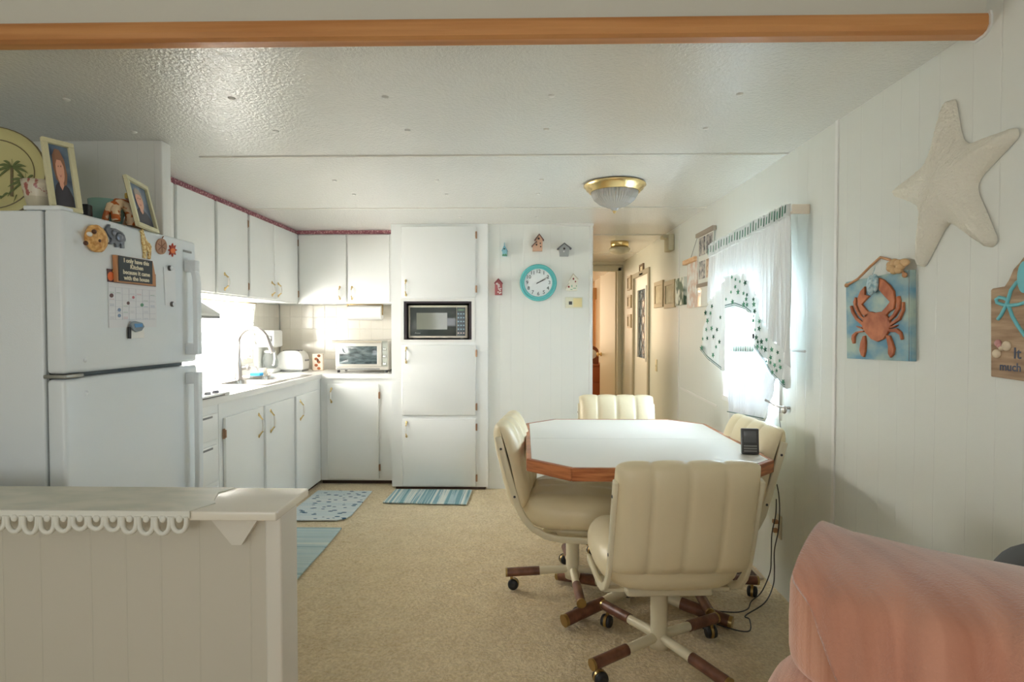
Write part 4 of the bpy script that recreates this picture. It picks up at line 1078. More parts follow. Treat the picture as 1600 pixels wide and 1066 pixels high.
rb = [( -1.655, 4.62), (-1.64, 4.66)] 
A_ = FL(582, 767); B_ = FL(540, 812)
pts = [(-1.64, A_[1]), (A_[0], A_[1] - .01), (B_[0] + .012, B_[1] + .10), (B_[0] - .005, B_[1] + .03), (B_[0] - .06, B_[1] - .01), (-1.64, B_[1] - .02)]
rug('kitchen_rug', 'pale rug with scattered dark blue flecks in the kitchen corner before the base cabinets', pts, weave('rug_flecks', [(216, 222, 222), (202, 216, 220), (226, 230, 228), (194, 210, 216)], 'Y', 40, 3, (70, 104, 132)))
A_ = FL(534, 825); B_ = FL(466, 903)
rug('striped_rug', 'blue and white banded rug behind the half wall, nearest the camera', [(-1.62, A_[1]), (A_[0], A_[1]), (A_[0] + .01, (A_[1] + B_[1]) / 2), (B_[0], B_[1] - .02), (-1.62, B_[1] - .03)],
    weave('rug_bands', [(162, 186, 192), (196, 212, 212), (184, 204, 208), (212, 220, 214), (168, 192, 198)], 'Y', 22, 5))
P4 = [FL(600, 763), FL(736, 767), FL(729, 788), FL(598, 785)]
P4[0] = (P4[3][0] + .02, 4.585); P4[1] = (P4[2][0] + .01, 4.575)
rug('pantry_mat', 'blue and white striped mat on the floor in front of the pantry cabinet', P4, weave('rug_stripes', [(128, 166, 178), (176, 200, 204), (220, 224, 218), (140, 176, 188), (222, 226, 220)], 'X', 26, 9))

# ================================================================ DINETTE TABLE
TH = .755
def TP(px, py): return onZ(px, py, TH)
lx0, lx1 = TP(822, 722).x, TP(1222, 728).x
tbl = thing('dinette_table', (.54, 2.80, 0), 'long octagonal cream dinette table with oak edge', 'table')
xl, xr = .012, 1.045; yf, yb = 2.245, 3.475; cx_, cy_ = .175, .165
oct8 = [(xl + cx_, yf), (xr - cx_, yf), (xr, yf + cy_), (xr, yb - cy_), (xr - cx_, yb), (xl + cx_, yb), (xl, yb - cy_), (xl, yf + cy_)]
def inset(pts, d):
    c = Vector((sum(p[0] for p in pts) / 8, sum(p[1] for p in pts) / 8)); out = []
    n = len(pts)
    for i in range(n):
        p0, p1, p2 = (Vector(pts[i - 1]), Vector(pts[i]), Vector(pts[(i + 1) % n]))
        n1 = Vector((-(p1 - p0).y, (p1 - p0).x)).normalized(); n2 = Vector((-(p2 - p1).y, (p2 - p1).x)).normalized()
        b_ = (n1 + n2); out.append(tuple(p1 + b_ * (d / (1 + n1.dot(n2)))))
    return out
ins = inset(oct8, .022)
ym = 2.86
def half(lo, hi):
    """clip octagon to y range"""
    out = []; P_ = ins
    for i in range(8):
        a, b = P_[i], P_[(i + 1) % 8]
        if lo <= a[1] <= hi: out.append(a)
        for L in (lo, hi):
            if (a[1] - L) * (b[1] - L) < 0: t = (L - a[1]) / (b[1] - a[1]); out.append((a[0] + (b[0] - a[0]) * t, L))
    c = (sum(p[0] for p in out) / len(out), sum(p[1] for p in out) / len(out))
    return sorted(out, key=lambda p: math.atan2(p[1] - c[1], p[0] - c[0]))
for lo, hi in ((0, ym - .0012), (ym + .0012, 9)):
    mb = MB(); mb.prism([(x, y, TH - .03) for x, y in half(lo, hi)], (0, 0, .03)); mb.build('tabletop', laminate, parent=tbl)
for i in range(8):
    a, b = oct8[i], oct8[(i + 1) % 8]; c, d = ins[(i + 1) % 8], ins[i]
    mb = MB(); mb.prism([(a[0], a[1], TH - .052), (b[0], b[1], TH - .052), (c[0], c[1], TH - .052), (d[0], d[1], TH - .052)], (0, 0, .0525))
    mb.build('edge_trim', oak if i in (1, 3, 5, 7) else oakx, parent=tbl, bevel=.004)
mb = MB(); mb.cyl((.54, 2.72, .06), (.54, 2.72, .66), .034, seg=24); mb.box(.34, .74, 2.60, 2.84, .655, .70)
ped = mb.build('pedestal', chair_paint, parent=tbl)
for an in (213, 327, 33, 147):
    r = math.radians(an); c_, s_ = math.cos(r), math.sin(r)
    mb = MB(); mb.tube([(.54, 2.72, .085), (.54 + .22 * c_, 2.72 + .22 * s_, .052)], .024, 12); lg = mb.build('leg', chair_paint, parent=tbl)
    mb = MB(); mb.tube([(.54 + .21 * c_, 2.72 + .21 * s_, .0535), (.54 + .42 * c_, 2.72 + .42 * s_, .030)], .027, 12); mb.build('leg_sleeve', walnut, parent=lg)
    mb = MB(); mb.tube([(.54 + .42 * c_, 2.72 + .42 * s_, .030), (.54 + .435 * c_, 2.72 + .435 * s_, .0285)], .0275, 12); mb.build('end_cap', brass_d, parent=lg)
# radio on the table
q = TP(1173, 711)
T = TR(q.x, q.y, TH + .001, -.12) @ Matrix.Rotation(-.10, 4, 'X')
rd_ = thing('desk_clock', (q.x, q.y, TH + .001), 'small dark grey weather clock standing on the dinette table corner', 'clock')
mb = MB(T); mb.rbox(-.036, .036, 0, .022, 0.002, .112, .004); mb.build('case', dgrey, parent=rd_)
mb = MB(T); mb.rbox(-.028, .024, -.002, .002, .052, .102, .001); mb.build('screen', mat('lcd_grey', S(104, 104, 106), .15), parent=rd_)
for k in range(3): mb = MB(T); mb.rbox(-.028, .026, -.0025, .001, .012 + k * .011, .018 + k * .011, .001); mb.build('button', mgrey, parent=rd_)
mb = MB(T); mb.rbox(-.03, .03, .02, .045, .0, .006, .002); mb.build('stand_foot', dgrey, parent=rd_)

# ================================================================ CHAIRS
def se(a, p): return math.copysign(abs(a) ** p, a)
def make_chair(label, leg_rot):
    t = thing('swivel_chair', (0, 0, 0), label, 'chair')
    # backrest: channelled cushion, reclined
    zb, zt, yb_, yt_ = .455, .862, -.235, -.335
    W = .243
    d = Vector((0, yt_ - yb_, zt - zb)); L = d.length / 2; d.normalize(); nrm = Vector((0, d.z, -d.y))  # points forward
    C = Vector((0, (yb_ + yt_) / 2, (zb + zt) / 2))
    NU, NV = 72, 56
    def bk(u, v):
        x = 2 * u - 1; th = 2 * PI * v
        xe = se(math.sin(x * R90), 1)
        edge = max(0, 1 - abs(xe) ** 7) ** .42
        ch = abs(math.sin(4 * PI * (xe + 1) / 2)) ** .45
        ly = se(math.cos(th), .55); ty = se(math.sin(th), .75)
        topk = 1 + (.035 * (ch - 1)) * (1 if ly > 0.5 else .0)
        Tk = .060 * edge * (.78 + .22 * ch)
        y = C + d * (L * ly * topk * (.93 + .07 * edge)) + nrm * (Tk * ty + .010 * (1 - ly * ly) * (1 if ty > 0 else .3))
        wr = .0
        if ty < 0:
            seam = max(0, 1 - ch * 1.25); zone = math.exp(-((ly + .25) / .35) ** 2)
            wr = .0035 * math.sin(ly * 75 + 2 * math.sin(xe * 9)) * (seam + .35) * zone
            band = -.010 * max(0, 1 - abs((ly + .80) / .05))
            wr += band * .4
        return Vector((W * xe, y.y, y.z)) + nrm * wr
    mb = MB(); mb.grid(bk, NU, NV); mb.build('backrest', vinyl, parent=t, weld=True)
    # seat
    def st(u, v):
        ph = 2 * PI * u; th = PI * v
        sx, sy = math.cos(ph), math.sin(ph)
        k = math.sin(th) ** .38
        rx, ry = .265, .265
        X = rx * se(sx, .55) * k; Y = ry * se(sy, .6) * k + .02
        zz = math.cos(th)
        Z = .438 + .084 * se(zz, .9) + (.012 * abs(math.sin(4 * PI * (X / .53 + .5))) if zz > 0 else 0) - .02 * (Y > .12) * ((Y - .12) / .16) ** 2
        return (X, Y, Z)
    mb = MB(); mb.grid(st, 64, 26); mb.build('seat', vinyl, parent=t, weld=True)
    mb = MB(); mb.rbox(-.16, .16, -.14, .16, .318, .350, .01); mb.build('seat_plate', chair_paint, parent=t)
    # flat bar frames on both sides
    path = [(-.337, .80), (-.262, .54), (-.243, .478), (-.215, .425), (-.172, .378), (-.115, .348), (-.05, .336), (.20, .334)]
    sm = []
    for i in range(len(path) - 1):
        for k in range(4):
            t_ = k / 4; sm.append((path[i][0] * (1 - t_) + path[i + 1][0] * t_, path[i][1] * (1 - t_) + path[i + 1][1] * t_))
    sm.append(path[-1])
    for s_ in (-1, 1):
        mb = MB(); vs = []
        for i, (y, z) in enumerate(sm):
            a = Vector(sm[max(i - 1, 0)]); b = Vector(sm[min(i + 1, len(sm) - 1)]); tt = (b - a).normalized(); n_ = Vector((-tt.y, tt.x)) * .015
            x0, x1 = s_ * .236, s_ * (.252)
            vs += [(x0, y + n_.x, z + n_.y), (x1, y + n_.x, z + n_.y), (x1, y - n_.x, z - n_.y), (x0, y - n_.x, z - n_.y)]
        fs = []
        for i in range(len(sm) - 1):
            for k in range(4): fs.append((i * 4 + k, i * 4 + (k + 1) % 4, i * 4 + 4 + (k + 1) % 4, i * 4 + 4 + k))
        fs += [(0, 1, 2, 3), tuple(range(len(vs) - 4, len(vs)))]
        mb.add(vs, fs, True); f = mb.build('side_frame', chair_paint, parent=t, bevel=.004)
        for (y, z) in ((-.322, .745), (-.258, .525)):
            mb = MB(); mb.lathe([(.006, s_ * .251), (.0055, s_ * .254), (0, s_ * .2545)], (0, y, z), 10, 'X'); mb.build('screw', dgrey, parent=f)
    mb = MB(); mb.box(-.236, .236, .10, .13, .322, .334); mb.box(-.236, .236, -.10, -.07, .322, .334); mb.build('cross_bar', chair_paint, parent=t)
    # pedestal
    mb = MB(); mb.lathe([(.045, .318), (.034, .30), (.032, .10), (.040, .085), (.036, .058), (0, .056)], (0, 0, 0), 24); mb.build('pedestal', chair_paint, parent=t)
    for k in range(4):
        r = math.radians(leg_rot + 90 * k); c_, s_ = math.cos(r), math.sin(r)
        mb = MB(); mb.tube([(.02 * c_, .02 * s_, .100), (.18 * c_, .18 * s_, .092)], .0185, 12); lg = mb.build('leg', chair_paint, parent=t)
        mb = MB(); mb.tube([(.165 * c_, .165 * s_, .093), (.325 * c_, .325 * s_, .085)], .0215, 12); mb.build('leg_sleeve', walnut, parent=lg)
        mb = MB(); mb.tube([(.325 * c_, .325 * s_, .085), (.334 * c_, .334 * s_, .0846)], .022, 12); mb.build('end_cap', brass_d, parent=lg)
        wa = r + 1.1 + k * .9; wx, wy = math.cos(wa), math.sin(wa); px_, py_ = .305 * c_, .305 * s_
        mb = MB(); mb.m(brass_d); mb.cyl((px_, py_, .085), (px_, py_, .05), .007)
        q = Vector((px_ + .010 * wx, py_ + .010 * wy, .028)); ax = Vector((-wy, wx, 0))
        mb.m(rubber)
        for s2 in (-1, 1): mb.tube([q + ax * s2 * .006, q + ax * s2 * .010, q + ax * s2 * .020, q + ax * s2 * .024], [.024, .027, .024, .012], 16)
        mb.m(brass_d); mb.tube([q - ax * .0055, q + ax * .0055], .0275, 16)
        mb.build('caster', None, parent=lg)
    return t
def place(label, x, y, rot, leg_world):
    c = make_chair(label, leg_world - math.degrees(rot))
    c.location = (x, y, 0); c.rotation_euler = (0, 0, rot); return c
place('cream vinyl swivel chair nearest the camera, its back turned to us', .530, 2.24, .05, 32)
place('cream vinyl swivel chair at the left side of the dinette table, seen from its side', .245, 2.86, -R90 - .12, 2)
place('cream vinyl swivel chair on the right, squeezed between table and wall', .800, 2.78, R90 + .06, 0)
place('cream vinyl swivel chair at the far end of the table, facing us', .60, 3.50, PI - .04, 45)

# ================================================================ DINETTE CURTAINS
CXP = XR - .075
def interp(tab, x):
    if x <= tab[0][0]: return tab[0][1]
    for (a, b), (c, d) in zip(tab, tab[1:]):
        if x <= c: return b + (d - b) * (x - a) / (c - a)
    return tab[-1][1]
Ue = [(1098, 538), (1105, 500), (1113, 467), (1125, 453), (1137, 432), (1150, 428), (1166, 427), (1178, 441), (1188, 466), (1196, 498), (1209, 526), (1232, 551), (1238, 575)]
Be = [(1098, 547), (1112, 564), (1134, 581), (1137.5, 560), (1140, 484), (1155, 480), (1172, 486), (1182.5, 494), (1184.5, 543), (1200, 564), (1214, 587), (1234, 608), (1238, 606)]
def top_y(x): return 389 + (323 - 389) * (x - 1111) / (1238 - 1111)
def cloth_pt(px, py, X, amp, f=1.3):
    p = onX(px, py, X); return Vector((X - amp * (.5 + .5 * math.sin(p.y * 150 * f)) - .006 * math.sin(p.y * 37 + p.z * 6), p.y, p.z))
cu = thing('ivy_valance', (CXP, 3.3, 1.9), 'sheer white swag curtain with green ivy border over the dinette window', 'curtain')
mb = MB().m(sheer)
def f1(u, v):
    px = 1111 + 127 * u; y0 = top_y(px) + 14; y1 = interp(Ue, px); return cloth_pt(px, y0 + (y1 - y0) * v, CXP, .012 + .012 * v)
mb.grid(f1, 260, 16); mb.build('sheer_panel', parent=cu)
mb = MB().m(border)
def f2(u, v):
    px = 1098 + 140 * u; y0 = interp(Ue, px); y1 = interp(Be, px); return cloth_pt(px, y0 + (y1 - y0) * v, CXP, .020, .5)
mb.grid(f2, 300, 10)
rr = random.Random(11)
def ivy(mb, px, py, r, X, m_, dx=-.030):
    c = onX(px, py, X); rw = r * abs(c.y) / 900; a0 = rr.random() * 6.28; pts = []
    for k in range(10):
        an = a0 + 2 * PI * k / 10; q = rw * (1.0 if k % 2 == 0 else .45)
        pts.append((X + dx, c.y + q * math.cos(an) * 1.5, c.z + q * math.sin(an)))
    mb.m(m_).prism(pts, (.0012, 0, 0))
n = 0
placed = []
while n < 64:
    px = rr.uniform(1101, 1235); u_, b_ = interp(Ue, px), interp(Be, px)
    if b_ - u_ < 14: n += .2; continue
    py = rr.uniform(u_ + 5, b_ - 7)
    if any(abs(px - a) < 5.2 and abs(py - b) < 6.5 for a, b in placed): n += .15; continue
    placed.append((px, py)); ivy(mb, px, py, rr.uniform(3.0, 5.2), CXP, rr.choice((leafg, leafg, leafd))); n += 1
mb.m(stripe_c)
for off, w_ in ((6.5, .8), (3.5, .5)):
    run = [(x, interp(Be, x) - off) for x in [1100 + k * 2 for k in range(69)]]
    for (xa, ya), (xb_, yb2) in zip(run, run[1:]):
        if abs(yb2 - ya) > 10: continue
        p = [onX(xa, ya - w_, CXP), onX(xb_, yb2 - w_, CXP), onX(xb_, yb2 + w_, CXP), onX(xa, ya + w_, CXP)]
        mb.prism([(CXP - .027, q.y, q.z) for q in p], (.001, 0, 0))
mb.build('ivy_border', parent=cu)
mb = MB().m(sheer)
def f3(u, v):
    px = 1111 + 127 * u; y0 = top_y(px) - 6; y1 = top_y(px) + 14
    fr_ = abs(v - .5) * 2
    p = onX(px, y0 + (y1 - y0) * v + (1.6 * math.sin(u * 210) if v < .2 else 0), CXP); return (CXP - .012 - .012 * math.sin(p.y * 190), p.y, p.z)
mb.grid(f3, 300, 6)
for k in range(30):
    px = 1112.5 + k * 4.25; c = onX(px, top_y(px) + 4 + rr.uniform(-2, 2), CXP); hh = .018 * (1 + rr.random() * .5)
    mb.m(leafd if k % 2 else leafg).prism([(CXP - .026, c.y + .007, c.z - hh), (CXP - .026, c.y - .003, c.z - hh * .9), (CXP - .026, c.y - .006, c.z + hh), (CXP - .026, c.y + .003, c.z + hh * .8)], (.001, 0, 0))
mb.build('ruffled_header', parent=cu)
mb = MB(); a = onX(1112, 386, CXP); b = onX(1238, 318, CXP); mb.tube([(XR, a.y, a.z), (CXP + .004, a.y, a.z), (CXP + .004, b.y, a.z + .002), (XR, b.y, a.z + .002)], .007, 8)
mb.rbox(CXP - .004, XR, b.y - .008, b.y, a.z - .008, a.z + .035, .003); mb.build('curtain_rod', mat('rod_peach', S(240, 226, 208), .4), parent=cu)
# lower tier
CT = XR - .035
ti = thing('ivy_tier_curtain', (CT, 3.3, 1.2), 'sheer tier curtain with ivy hem on the lower half of the dinette window', 'curtain')
Re = [(0, 1186), (.1, 1196), (.25, 1213), (.3, 1213), (1, 1187)]
def f4(v0, v1):
    def f(u, v):
        vv = v0 + (v1 - v0) * v; xl_ = 1139 + 2 * vv; xr_ = interp(Re, vv); px = xl_ + (xr_ - xl_) * u
        ytop = 544; ybot = 690 + 16 * u; return cloth_pt(px, ytop + (ybot - ytop) * vv, CT, .012, 1.6)
    return f
mb = MB().m(sheer_tier); mb.grid(f4(0, .68), 110, 10); mb.m(border); mb.grid(f4(.68, 1), 110, 6)
rr = random.Random(5)
placed = []
for k in range(90):
    u, v = rr.uniform(.05, .95), rr.uniform(.72, .96); xr_ = interp(Re, v); px = 1141 + (xr_ - 1141) * u; py = 544 + (146 + 16 * u) * v
    if any(abs(px - a) < 5.5 and abs(py - b) < 7 for a, b in placed): continue
    placed.append((px, py)); ivy(mb, px, py, rr.uniform(3.0, 5.0), CT, rr.choice((leafg, leafd)), -.027)
mb.m(stripe_c)
for v in (.68, .985):
    for k in range(20):
        u0, u1 = k / 20, (k + 1) / 20; P_ = []
        for u in (u0, u1):
            xr_ = interp(Re, v); P_.append((1141 + (xr_ - 1141) * u, 544 + (146 + 16 * u) * v))
        q = [onX(P_[0][0], P_[0][1] - .7, CT), onX(P_[1][0], P_[1][1] - .7, CT), onX(P_[1][0], P_[1][1] + .7, CT), onX(P_[0][0], P_[0][1] + .7, CT)]
        mb.prism([(CT - .019, w_.y, w_.z) for w_ in q], (.001, 0, 0))
mb.build('tier_panel', parent=ti)
mb = MB().m(border)
def f5(u, v):
    p = onX(1139 + 46 * u, 536 + 14 * v, CT); return (CT - .010 * math.sin(p.y * 200) - .008, p.y, p.z)
mb.grid(f5, 120, 4)
for k in range(12):
    c = onX(1141 + k * 3.7, 545, CT); mb.m(leafg if k % 2 else leafd).prism([(CT - .021, c.y + .006, c.z - .014), (CT - .021, c.y - .004, c.z - .012), (CT - .021, c.y, c.z + .014)], (.001, 0, 0))
mb.build('ruffled_header', parent=ti)
mb = MB(); a = onX(1121, 538, CT); b = onX(1190, 540, CT); mb.tube([(XR, a.y, a.z), (CT + .004, a.y, a.z), (CT + .004, b.y - .45, a.z)], .006, 8); mb.build('curtain_rod', trim_w, parent=ti)
# ceiling-hung pull cord at the right edge of the swag
mb = MB(); p0 = onX(1218, 637, XR - .02); p1 = onX(1221, 680, XR - .02); mb.tube([p0, (p0.x - .004, (p0.y + p1.y) / 2, (p0.z + p1.z) / 2), p1], .0018, 6)
tag(mb.build('blind_cord', mgrey), 'thin cord hanging from the window crank beside the lower curtain', 'cord')

# ================================================================ HALF WALL WITH LEDGE
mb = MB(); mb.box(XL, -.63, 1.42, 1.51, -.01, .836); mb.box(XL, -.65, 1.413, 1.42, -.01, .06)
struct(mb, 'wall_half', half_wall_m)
mb = MB(); mb.rbox(-.646, -.604, 1.414, 1.516, 0, .836, .006); struct(mb, 'trim_13', mat('post_cream', (0.68, .64, .56, 1), .35))
lg_ = thing('ledge_top', (-1.4, 1.47, .837), 'glossy cream countertop ledge on top of the half wall at lower left', 'countertop')
mb = MB(); mb.rbox(XL + .001, -.596, 1.368, 1.577, .838, .861, .004); mb.build('slab', ledge_lam, parent=lg_)
q = onY(372, 850, 1.42); qa = onY(328, 818, 1.42)
mb = MB(); xb = q.x
mb.prism([tuple(onY(px, py, 1.398)) for px, py in ((330, 813), (402, 813), (377, 852), (362, 852))], (0, .0215, 0))
mb.build('bracket', MATS['post_cream'], parent=lg_)
# lace-edged runner
runm = noise_mix(mat('runner_cloth', S(206, 204, 190), .55), S(206, 206, 192), S(222, 218, 204), (7, 16, 7), 4, .4, .6)
rn = thing('lace_runner', (-1.5, 1.45, .861), 'pale marbled table runner with a scalloped lace hem lying on the ledge', 'table runner')
xe = -.80
mb = MB()
xs_b = onZ(352, 771, .862).x; xs_f = onZ(283, 806, .862).x
mb.prism([(XL + .003, 1.366, .8615), (xs_f, 1.366, .8615), (xs_f + .03, 1.43, .8615), (xs_f + .015, 1.45, .8615), (xs_b - .02, 1.52, .8615), (xs_b, 1.57, .8615), (XL + .003, 1.57, .8615)], (0, 0, .0018)); mb.build('cloth', runm, parent=rn)
lacem = mat('lace_cream', S(222, 220, 210), .8)
mb = MB(); mb.rbox(XL + .003, xs_f + .003, 1.362, 1.3655, .845, .863, .0015)
step = .0405; k = 0; x = xs_f - .022
while x > -1.45:
    dp = .034 + .006 * math.sin(k * .9); zt = .846
    pts = [(x + .017 * math.cos(a), 1.3635 - .001 * (k % 2), zt - dp * .35 - dp * .62 * math.sin(a)) for a in [PI * j / 10 for j in range(11)]]
    pts = [(x + .017, 1.3635, zt + .004)] + pts + [(x - .017, 1.3635, zt + .004)]
    mb.tube(pts, .0062, 7); mb.ell((x, 1.362, zt - .002), .009, .004, .009, 8, 6)
    x -= step; k += 1
mb.build('lace_hem', lacem, parent=rn)

# ================================================================ RECLINER WITH THROW
pink = mat('pink_velour', S(216, 150, 124), .9, spec=.15, sheen=.6)
def velour(m, c1, c2, sc):
    tc = nd(m, 'ShaderNodeTexCoord'); mp = nd(m, 'ShaderNodeMapping'); mp.inputs['Scale'].default_value = sc; lk(m, tc, 'Object', mp, 0)
    n = nd(m, 'ShaderNodeTexNoise'); n.inputs['Scale'].default_value = 1; n.inputs['Detail'].default_value = 3; lk(m, mp, 0, n, 0)
    r = nd(m, 'ShaderNodeValToRGB'); r.color_ramp.elements[0].position = .35; r.color_ramp.elements[1].position = .65; r.color_ramp.elements[0].color = c1; r.color_ramp.elements[1].color = c2
    lk(m, n, 0, r, 0); lk(m, r, 0, BS(m), 'Base Color')
    n2 = nd(m, 'ShaderNodeTexNoise'); n2.inputs['Scale'].default_value = 240; lk(m, tc, 'Object', n2, 0); bump(m, (n2, 0), .5, .003)
velour(pink, S(206, 146, 118), S(222, 166, 138), (120, 8, 2))
throw_m = mat('throw_pink', S(196, 128, 106), .95, spec=.1, sheen=.8)
velour(throw_m, S(182, 122, 98), S(204, 146, 122), (26, 4, 2))
E0 = Vector((.440, .900, 0)); ang = -.64
rc = thing('recliner', (E0.x + .3, E0.y - .25, 0), 'pink velour recliner in the lower right corner, its back towards the dining table', 'armchair', rot=ang)
Tc = TR(E0.x, E0.y, 0, ang)   # local x along the back, local -y towards the camera
def pillow(mb, x0, x1, y0, y1, z0, z1, p=.32, nx=48, nz=28, lump=.006):
    cx, cy, cz = (x0 + x1) / 2, (y0 + y1) / 2, (z0 + z1) / 2; rx, ry, rz = (x1 - x0) / 2, (y1 - y0) / 2, (z1 - z0) / 2
    def f(u, v):
        ph = 2 * PI * u; th = PI * v; k = math.sin(th) ** p
        X = cx + rx * se(math.cos(ph), p) * k; Y = cy + ry * se(math.sin(ph), .6) * k; Z = cz + rz * se(math.cos(th), p + .05)
        n_ = noise.noise(Vector((X * 5, Y * 5, Z * 5))) * lump
        return (X + n_, Y + n_, Z + n_)
    mb.grid(f, nx, nz)
mb = MB(Tc); pillow(mb, -.04, .80, -.005, .225, .725, .918, .24); mb.build('head_cushion', pink, parent=rc, weld=True)
mb = MB(Tc); pillow(mb, -.085, .84, -.05, .25, .36, .755, .40); mb.build('back_cushion', pink, parent=rc, weld=True)
mb = MB(Tc); pillow(mb, -.02, .78, -.55, -.02, .22, .47, .3); mb.build('seat', pink, parent=rc, weld=True)
for x0 in (-.16, .76):
    mb = MB(Tc); pillow(mb, x0, x0 + .16, -.60, .10, .08, .60, .3); mb.build('arm', pink, parent=rc, weld=True)
mb = MB(Tc); mb.rbox(.0, .76, -.5, .16, .02, .28, .03); mb.build('base', black, parent=rc)
# throw draped over the back
mb = MB(Tc)
def thr(u, v):
    # v: 0 hangs behind, 1 bottom of the front
    x = 0
    edge = max(0, v - .42) / .58
    x = -.012 + .81 * u + (1 - u) * (.15 * min(1, edge * 1.6) ** .8 + .02 * edge)
    if v < .18: t = v / .18; y, z = .262, .74 + .148 * t
    elif v < .46:
        t = (v - .18) / .28; an = PI * t
        y = .11 + .155 * math.cos(an); z = .880 + .056 * abs(math.sin(an)) ** .8
    else:
        t = (v - .46) / .54; z = .880 - .60 * t; y = -.045 - .030 * math.sin(PI * min(1, t * 1.1)) - .02 * t
    fold = (.013 * math.sin(x * 62 + 3 * math.sin(v * 4)) + .008 * math.sin(x * 118 + v * 5)) * min(1, max(0, v - .3) * 3)
    fold += .012 * noise.noise(Vector((x * 7, v * 6, 0)))
    if u < .06: z += .010 * (1 - u / .06)
    return (x, y - fold * (1 if v > .4 else .3) - .004, z + (fold * .6 if v < .5 else 0) + .004)
mb.grid(thr, 150, 80)
tag(mb.build('throw_blanket', throw_m, solid=.010), 'dusty pink throw blanket draped over the recliner back', 'blanket')
# dark rounded shape behind the recliner
q = onY(1570, 856, .75)
mb = MB(TR(.98, .98, 0, -.5)); pillow(mb, -.16, .16, -.07, .07,   .55, .925, .5, 32, 20, .002)
# grey cushion edge on a low stand
gt = thing('grey_chair', (.98, .98, 0), 'dark grey rounded chair back just showing behind the pink recliner', 'chair')
mb.build('backrest', mat('slate_fabric', S(96, 98, 100), .8), parent=gt, weld=True)
mb = MB(TR(.98, .98, 0, -.5)); mb.rbox(-.15, .15, -.08, .10, .40, .46, .02); mb.build('seat', MATS['slate_fabric'], parent=gt)
for sx in (-.12, .12):
    for sy in (-.05, .07): mb = MB(TR(.98, .98, 0, -.5)); mb.cyl((sx, sy, 0), (sx, sy, .42), .012); mb.build('leg', dgrey, parent=gt)

# ================================================================ CEILING LAMPS
lp = onZ(957, 293, H - .001)
lx, ly = lp.x, 3.37
t = thing('ceiling_lamp', (lx, ly, H), 'flush ceiling lamp with polished brass rim and ribbed clear glass bowl', 'ceiling lamp')
mb = MB(); mb.lathe([(0, H - .001), (.165, H - .001), (.178, H - .006), (.180, H - .014), (.168, H - .022), (.164, H - .034), (.150, H - .040), (.147, H - .050), (.138, H - .052), (.136, H - .046)], (lx, ly, 0), 48); mb.build('rim', brass, parent=t)
ribg = mat('ribbed_glass', S(222, 224, 222), .12, trans=.55, spec=.8)
mb = MB(); vs = []; prof = [(.134, -.050), (.130, -.066), (.116, -.092), (.088, -.116), (.052, -.132), (.024, -.142), (.012, -.156), (.006, -.160)]; n = 96
for r, h in prof:
    for k in range(n): a_ = 2 * PI * k / n; q = r * (1 + (.02 if k % 2 else -.02)); vs.append((lx + q * math.cos(a_), ly + q * math.sin(a_), H + h))
mb.add(vs, [(i * n + k, i * n + (k + 1) % n, (i + 1) * n + (k + 1) % n, (i + 1) * n + k) for i in range(len(prof) - 1) for k in range(n)], False); mb.build('glass_bowl', ribg, parent=t)
mb = MB(); mb.lathe([(.012, H - .150), (.012, H - .158), (.007, H - .168), (.0, H - .172)], (lx, ly, 0), 12); mb.build('finial', brass_d, parent=t)
hx_, hy_ = .93, 5.62
t = thing('ceiling_lamp', (hx_, hy_, H), 'small hallway ceiling lamp with a brass collar and frosted dome', 'ceiling lamp')
mb = MB(); mb.lathe([(0, H - .001), (.085, H - .001), (.088, H - .01), (.084, H - .055), (0, H - .056)], (hx_, hy_, 0), 30); mb.build('collar', brass, parent=t)
mb = MB(); mb.lathe([(.085, H - .057), (.100, H - .064), (.104, H - .076), (.092, H - .098), (.058, H - .118), (0, H - .126)], (hx_, hy_, 0), 30); mb.build('frosted_dome', mat('frosted_dome', S(190, 182, 158), .4, trans=.1), parent=t)

# ================================================================ BACK WALL DECOR (wall plane Y=4.65)
BW = 4.65
BP = ('Y', BW, -1)
K = lambda x, y: (750 + x / 7.106, 350 + y / 7.106)
def Bk(px, py, d=0): return onY(px, py, BW - d)
c = Bk(841, 442); R = .149
ck_ = thing('wall_clock', (c.x, BW, c.z), 'round teal-rimmed wall clock showing ten past two on the back wall', 'clock')
tealm = mat('teal_rim', S(98, 188, 186), .25)
mb = MB(); mb.lathe([(R * .97, BW - .001), (R, BW - .008), (R * .98, BW - .026), (R * .93, BW - .034), (R * .88, BW - .026), (R * .84, BW - .024), (R * .79, BW - .030), (R * .755, BW - .026), (R * .75, BW - .012)], (c.x, 0, c.z), 56, 'Y'); mb.build('rim', tealm, parent=ck_)
mb = MB(); mb.lathe([(R * .76, BW - .012), (0, BW - .0125)], (c.x, 0, c.z), 48, 'Y'); face = mb.build('face', mat('clock_face', S(232, 234, 232), .4), parent=ck_)
mb = MB()
Mk = lambda x, z, d: Matrix.Translation((x, BW - d, z)) @ Matrix.Rotation(R90, 4, 'X')
for k in range(1, 13):
    an = R90 - 2 * PI * k / 12; mb.text(str(k), .040, Mk(c.x + R * .60 * math.cos(an), c.z + R * .60 * math.sin(an), .0132), .0004, bold=.0006)
mb.build('numeral', mat('numeral_grey', S(96, 98, 98), .5), parent=ck_)
def hand(nm, ang, L, wdt, d):
    a_ = math.radians(90 - ang); dx, dz = math.cos(a_), math.sin(a_); p = (-dz * wdt, dx * wdt)
    mb = MB(); mb.prism([(c.x - dx * L * .18 - p[0], BW - d, c.z - dz * L * .18 - p[1]), (c.x + dx * L - p[0] * .3, BW - d, c.z + dz * L - p[1] * .3), (c.x + dx * L + p[0] * .3, BW - d, c.z + dz * L + p[1] * .3), (c.x - dx * L * .18 + p[0], BW - d, c.z - dz * L * .18 + p[1])], (0, -.001, 0))
    mb.build(nm, black, parent=ck_)
